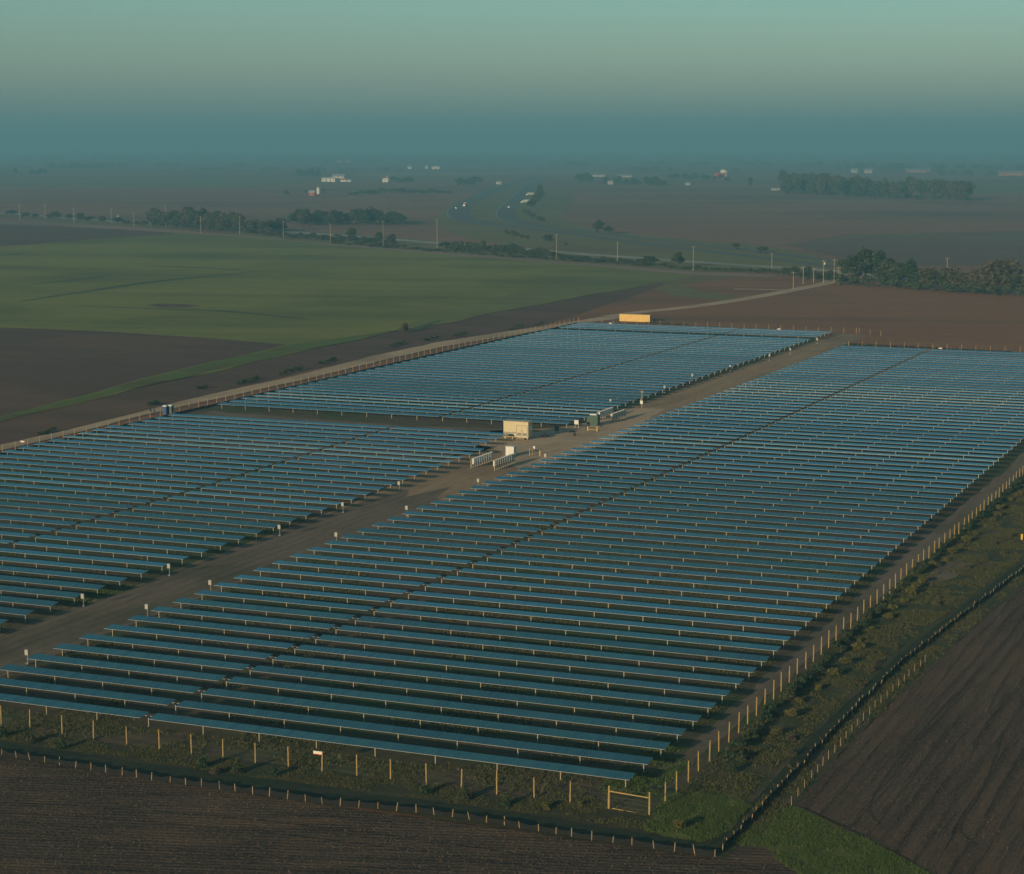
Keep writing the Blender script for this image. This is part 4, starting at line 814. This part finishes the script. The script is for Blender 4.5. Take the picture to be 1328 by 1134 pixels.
# radio mast on the horizon
q = P(93.5, 212); mh = 66 + (190 - 158) * q.y / F
mt = thing('radio_mast', 'slender radio mast with a white light on the left horizon', 'mast', q); m = MB()
for a in range(3):
    an = 2.094 * a; m.cyl((1.6 * math.cos(an), 1.6 * math.sin(an), 0), (1.2 * math.cos(an), 1.2 * math.sin(an), mh), .28, n=5)
for i in range(28):
    z = mh * i / 28; z2 = mh * (i + 1) / 28
    for a in range(3): m.cyl((1.5 * math.cos(2.094 * a), 1.5 * math.sin(2.094 * a), z), (1.5 * math.cos(2.094 * (a + 1)), 1.5 * math.sin(2.094 * (a + 1)), z2), .16, n=4)
m.build('lattice', grey, mt)
bm_, nt, b = nmat('beacon_light'); b.inputs['Emission Color'].default_value = (1, .93, .85, 1); b.inputs['Emission Strength'].default_value = 14
MB().lathe([(.7, 0), (.9, .6), (.8, 1.6), (.3, 2.0)], 10).build('beacon', bm_, mt, (0, 0, mh))
# ------------------------------------------------------------------ far buildings
def house(name, cat, label, x0, x1, yb, yt, wm_, rm, roof=.35, deep=.6, ang=None, doors=1, group=None):
    k = mpp(yb); w = (x1 - x0) * k; h = (yb - yt) * k; d = w * deep; hw = h * (1 - roof)
    r = thing(name, label, cat, P((x0 + x1) / 2, yb), R(-8) if ang is None else ang, group)
    m = MB().box(-w / 2, w / 2, 0, d, -.5, hw); m.add([(-w / 2, 0, hw), (-w / 2, d, hw), (-w / 2, d / 2, h)], [(0, 2, 1)]); m.add([(w / 2, 0, hw), (w / 2, d, hw), (w / 2, d / 2, h)], [(0, 1, 2)])
    wl = m.build('wall', wm_, r); e = .04 * w
    rr = MB()
    for sgn in (0, 1):
        ya, yb_ = (-.06 * d, d / 2) if not sgn else (1.06 * d, d / 2); za = hw - .12 * (h - hw)
        rr.add([(-w / 2 - e, ya, za + .02), (w / 2 + e, ya, za + .02), (w / 2 + e, yb_, h + .03), (-w / 2 - e, yb_, h + .03), (-w / 2 - e, ya, za + .25), (w / 2 + e, ya, za + .25), (w / 2 + e, yb_, h + .3), (-w / 2 - e, yb_, h + .3)], [(0, 1, 2, 3), (4, 5, 6, 7), (0, 1, 5, 4), (1, 2, 6, 5), (3, 0, 4, 7)])
    rr.build('roof', rm, r)
    for i in range(doors):
        x = -w * .3 + w * .6 * (i + .5) / doors; MB().box(x - w * .06, x + w * .06, -.08, -.003, 0, hw * .75).build('door', grey, r)
    for x in (-.38, .38): MB().box(w * x - w * .04, w * x + w * .04, -.06, -.003, hw * .4, hw * .7).build('window', glassdark, r)
    return r
house('long_barn', 'barn', 'long low pale barn catching the sun left of the motorway', 417, 434.5, 236, 230.6, cladding, roofpale, .25, .5, doors=2)
house('pale_shed', 'shed', 'larger pale shed just behind the long low barn', 431, 446, 231.5, 226.4, cladding, roofgrey, .5, .6)
house('small_house', 'house', 'small pale house at the right end of the long low barn', 441.5, 449, 236, 231.6, cladding, rust, .45, .7); house('small_shed', 'shed', 'small grey shed right of the long low barn', 449.5, 455, 236, 232.8, roofpale, roofgrey, .4, .7)
house('farmhouse', 'house', 'bright pale farmhouse among dark trees left of the motorway', 496, 503, 236.5, 231.5, cladding, roofpale, .4, .8); house('farmhouse_wing', 'house', 'taller gabled wing behind the bright pale farmhouse', 499.5, 504.5, 234.5, 228.8, white, rust, .4, .9)
house('red_barn', 'barn', 'faded red barn with a grey silo on the left', 400, 408, 254, 247.4, red, roofgrey, .4, .8)
def silo(x, yb, yt, r_, label):
    k = mpp(yb); h = (yb - yt) * k; s = thing('silo', label, 'silo', P(x, yb)); MB().lathe([(r_, -.5), (r_, h * .8)], 14).build('drum', roofpale, s); MB().lathe([(r_ * 1.03, h * .8 + .01), (r_ * .75, h * .92), (r_ * .15, h)], 14).build('dome', galv, s)
silo(413, 252, 242, 2.4, 'grey silo beside the faded red barn on the left')
house('white_house', 'house', 'small white house on the left of three along the far horizon', 528.5, 533.5, 219.6, 215.2, white, roofgrey, .4, .8); house('white_house', 'house', 'narrow white house in the middle of three along the far horizon', 551.5, 554.5, 219.3, 214.8, white, roofgrey, .4, .9); house('pale_shed', 'shed', 'long pale shed on the right of three along the far horizon', 560, 570, 219.6, 216, white, roofpale, .3, .5)
house('pale_shed', 'shed', 'faint long pale building at the far left horizon', 437, 453, 211, 207.8, dullwall, dullroof, .3, .4)
house('red_barn', 'barn', 'bright red barn on the right horizon', 926, 940, 232.6, 224.6, red, red, .45, .6); silo(938.8, 231.5, 218.5, 7.5, 'pale grain silo behind the bright red barn')
for x0, x1, yb, yt, lb, wm_ in ((766, 784, 229.5, 226, 'long pale shed behind the far farmstead trees', cladding), (800, 819, 230, 226.6, 'second long pale shed right along the farmstead belt', cladding), (788, 795, 239.5, 234.6, 'cream cottage before the far farmstead trees', cladding), (909, 913, 231, 228, 'tiny white house left of the bright red barn', white), (889, 895, 240.6, 237, 'small white house below left of the bright red barn', white), (1000, 1015, 247, 244, 'low white shed at the left foot of the far wood', white), (1104, 1112, 224.5, 219, 'pale house left of the far pink roofs', cladding), (1121, 1131, 225, 219.4, 'pale house amid the far pink roofs', cladding), (1176, 1206, 224, 219, 'long pink roofed building behind the far wood', rust), (1296, 1330, 228, 222, 'long pinkish shed at the right edge of the horizon', rust), (645, 650, 239.5, 235.5, 'tiny pale house by the motorway top', cladding)):
    house('far_building', 'building', lb, x0, x1, yb, yt, dullwall if wm_ is not rust else rust, dullroof, .35, .5)
# ------------------------------------------------------------------ vehicles on the motorway and the roads
hl_, nt, b = nmat('headlight_glow'); b.inputs['Emission Color'].default_value = (1, .93, .8, 1); b.inputs['Emission Strength'].default_value = 6
def wheels(r, xs, y, rad=.5):
    wm_ = MB().cyl((0, -.14, 0), (0, .14, 0), rad, n=14).mesh('wheel', dark)
    for x in xs:
        for s in (-1, 1): link('wheel', wm_, r, (x, s * y, rad))
def truck(x, y, ang, label, m_, length=11):
    r = thing('lorry', label, 'lorry', P(x, y), ang)
    MB().box(-length, -.2, -1.28, 1.28, 1.1, 4.1).build('trailer', m_, r); MB().box(-length, .8, -.5, .5, .75, 1.095).build('chassis', dark, r)
    cb_ = MB().box(.1, 2.0, -1.2, 1.2, .8, 3.5).box(2.003, 3.0, -1.15, 1.15, .8, 2.0).build('cab', m_, r); MB().box(2.004, 2.03, -1.05, 1.05, 2.2, 3.2).build('windscreen', glassdark, cb_)
    for s in (-.85, .85): MB().box(3.003, 3.06, s - .16, s + .16, 1.0, 1.3).build('headlight', hl_, cb_)
    wheels(r, (2.2, -.4, -length + 1.2, -length + 2.4), 1.12); return r
def car(x, y, ang, label, m_):
    r = thing('car', label, 'car', P(x, y), ang)
    MB().box(-2.2, 2.2, -.88, .88, .35, .95).build('body', m_, r)
    cb_ = MB().add([(-1.7, -.8, .953), (1.0, -.8, .953), (1.0, .8, .953), (-1.7, .8, .953), (-1.2, -.66, 1.5), (.3, -.66, 1.5), (.3, .66, 1.5), (-1.2, .66, 1.5)], [(0, 1, 5, 4), (1, 2, 6, 5), (2, 3, 7, 6), (3, 0, 4, 7)]); cb_.build('window', glassdark, r)
    MB().box(-1.25, .35, -.68, .68, 1.502, 1.56).build('roof', m_, r)
    for s in (-.6, .6): MB().box(2.203, 2.25, s - .16, s + .16, .6, .8).build('headlight', hl_, r)
    wheels(r, (-1.35, 1.35), .82, .33); return r
truck(679, 263.8, R(200), 'nearer of two bright white lorries on the right carriageway', white, 8); truck(685, 254, R(205), 'farther of two bright white lorries on the right carriageway', white, 8)
truck(603, 268, R(-110), 'pale pink lorry on the left carriageway', plain('pale_pink_paint', (.62, .42, .34), .5), 8); car(591.5, 270.5, R(-100), 'car with bright lights at the edge of the left carriageway', white); car(660.5, 269.5, R(-115), 'white car on the right carriageway below the lorries', white)
truck(645, 239, R(-115), 'tiny hazy lorry at the top of the left carriageway', white, 9)
house('roadside_hut', 'hut', 'small white hut beside the frontage road at the left', 151.5, 153.8, 287, 280.5, white, roofgrey, .3, .8)
# ------------------------------------------------------------------ air, light, camera
hz = MB().box(-18500, 18500, -3600, 30500, -1.5, 215); hm = bpy.data.materials.new('haze_air'); hm.use_nodes = True; nt = hm.node_tree; nt.nodes.clear()
ou = nt.nodes.new('ShaderNodeOutputMaterial'); pv = nt.nodes.new('ShaderNodeVolumePrincipled')
pv.inputs['Color'].default_value = (.215, .53, .70, 1); pv.inputs['Density'].default_value = 1 / 3900.0; pv.inputs['Density Attribute'].default_value = ''; pv.inputs['Anisotropy'].default_value = 0.0
nt.links.new(pv.outputs[0], ou.inputs['Volume']); o = hz.build('haze', hm); o['kind'] = 'stuff'
SUN_EL, SUN_SHADOW_AZ = R(12.0), R(36)       # shadows run away from the camera and to the right
sun = bpy.data.lights.new('sun', 'SUN'); sun.energy = 5.0; sun.angle = R(.6); sun.color = (1.0, .76, .48)
so = bpy.data.objects.new('sun', sun); COL.objects.link(so)
d = Vector((math.sin(SUN_SHADOW_AZ) * math.cos(SUN_EL), math.cos(SUN_SHADOW_AZ) * math.cos(SUN_EL), -math.sin(SUN_EL)))
so.rotation_euler = d.to_track_quat('-Z', 'Y').to_euler()
w = bpy.data.worlds.new('World'); sc.world = w; w.use_nodes = True; nt = w.node_tree; bg = nt.nodes['Background']
sk = nt.nodes.new('ShaderNodeTexSky'); sk.sky_type = 'NISHITA'; sk.sun_disc = False; sk.sun_elevation = SUN_EL; sk.sun_rotation = SUN_SHADOW_AZ + math.pi
sk.altitude = 200; sk.air_density = 1.0; sk.dust_density = 1.0; sk.ozone_density = 2.0
mx = nt.nodes.new('ShaderNodeMix'); mx.data_type = 'RGBA'; mx.blend_type = 'MULTIPLY'; mx.inputs[0].default_value = 1.0; mx.inputs[7].default_value = (.80, 1.0, .86, 1)
tc = nt.nodes.new('ShaderNodeTexCoord'); sp_ = nt.nodes.new('ShaderNodeSeparateXYZ'); nt.links.new(tc.outputs['Generated'], sp_.inputs[0])
rp_ = ramp(nt, sp_.outputs[2], [(.0, (.72, .78, .84)), (.033, (.75, .80, .81)), (.05, (.71, .83, .79)), (.07, (.66, .86, .81)), (.13, (.64, .90, .80)), (.22, (.40, .94, .96)), (.32, (.44, .92, .94)), (.45, (.74, .74, .66)), (1., (.76, .72, .62))]); nt.links.new(rp_.outputs[0], mx.inputs[7])
nt.links.new(sk.outputs[0], mx.inputs[6]); nt.links.new(mx.outputs[2], bg.inputs['Color']); bg.inputs['Strength'].default_value = .122
cam = bpy.data.cameras.new('camera'); co = bpy.data.objects.new('camera', cam); COL.objects.link(co); sc.camera = co
cam.sensor_fit = 'HORIZONTAL'; cam.sensor_width = 36; cam.lens = 36 * F / 1328; cam.clip_start = 1; cam.clip_end = 80000
co.location = (0, 0, H); co.rotation_euler = (math.pi / 2 - PITCH, 0, 0)
sc.view_settings.view_transform = 'Standard'; sc.view_settings.look = 'None'; sc.view_settings.exposure = 0; sc.view_settings.gamma = 1
sc.cycles.use_denoising = True
sc.cycles.max_bounces = 5; sc.cycles.diffuse_bounces = 2; sc.cycles.glossy_bounces = 2; sc.cycles.volume_bounces = 0; sc.cycles.caustics_reflective = False; sc.cycles.caustics_refractive = False
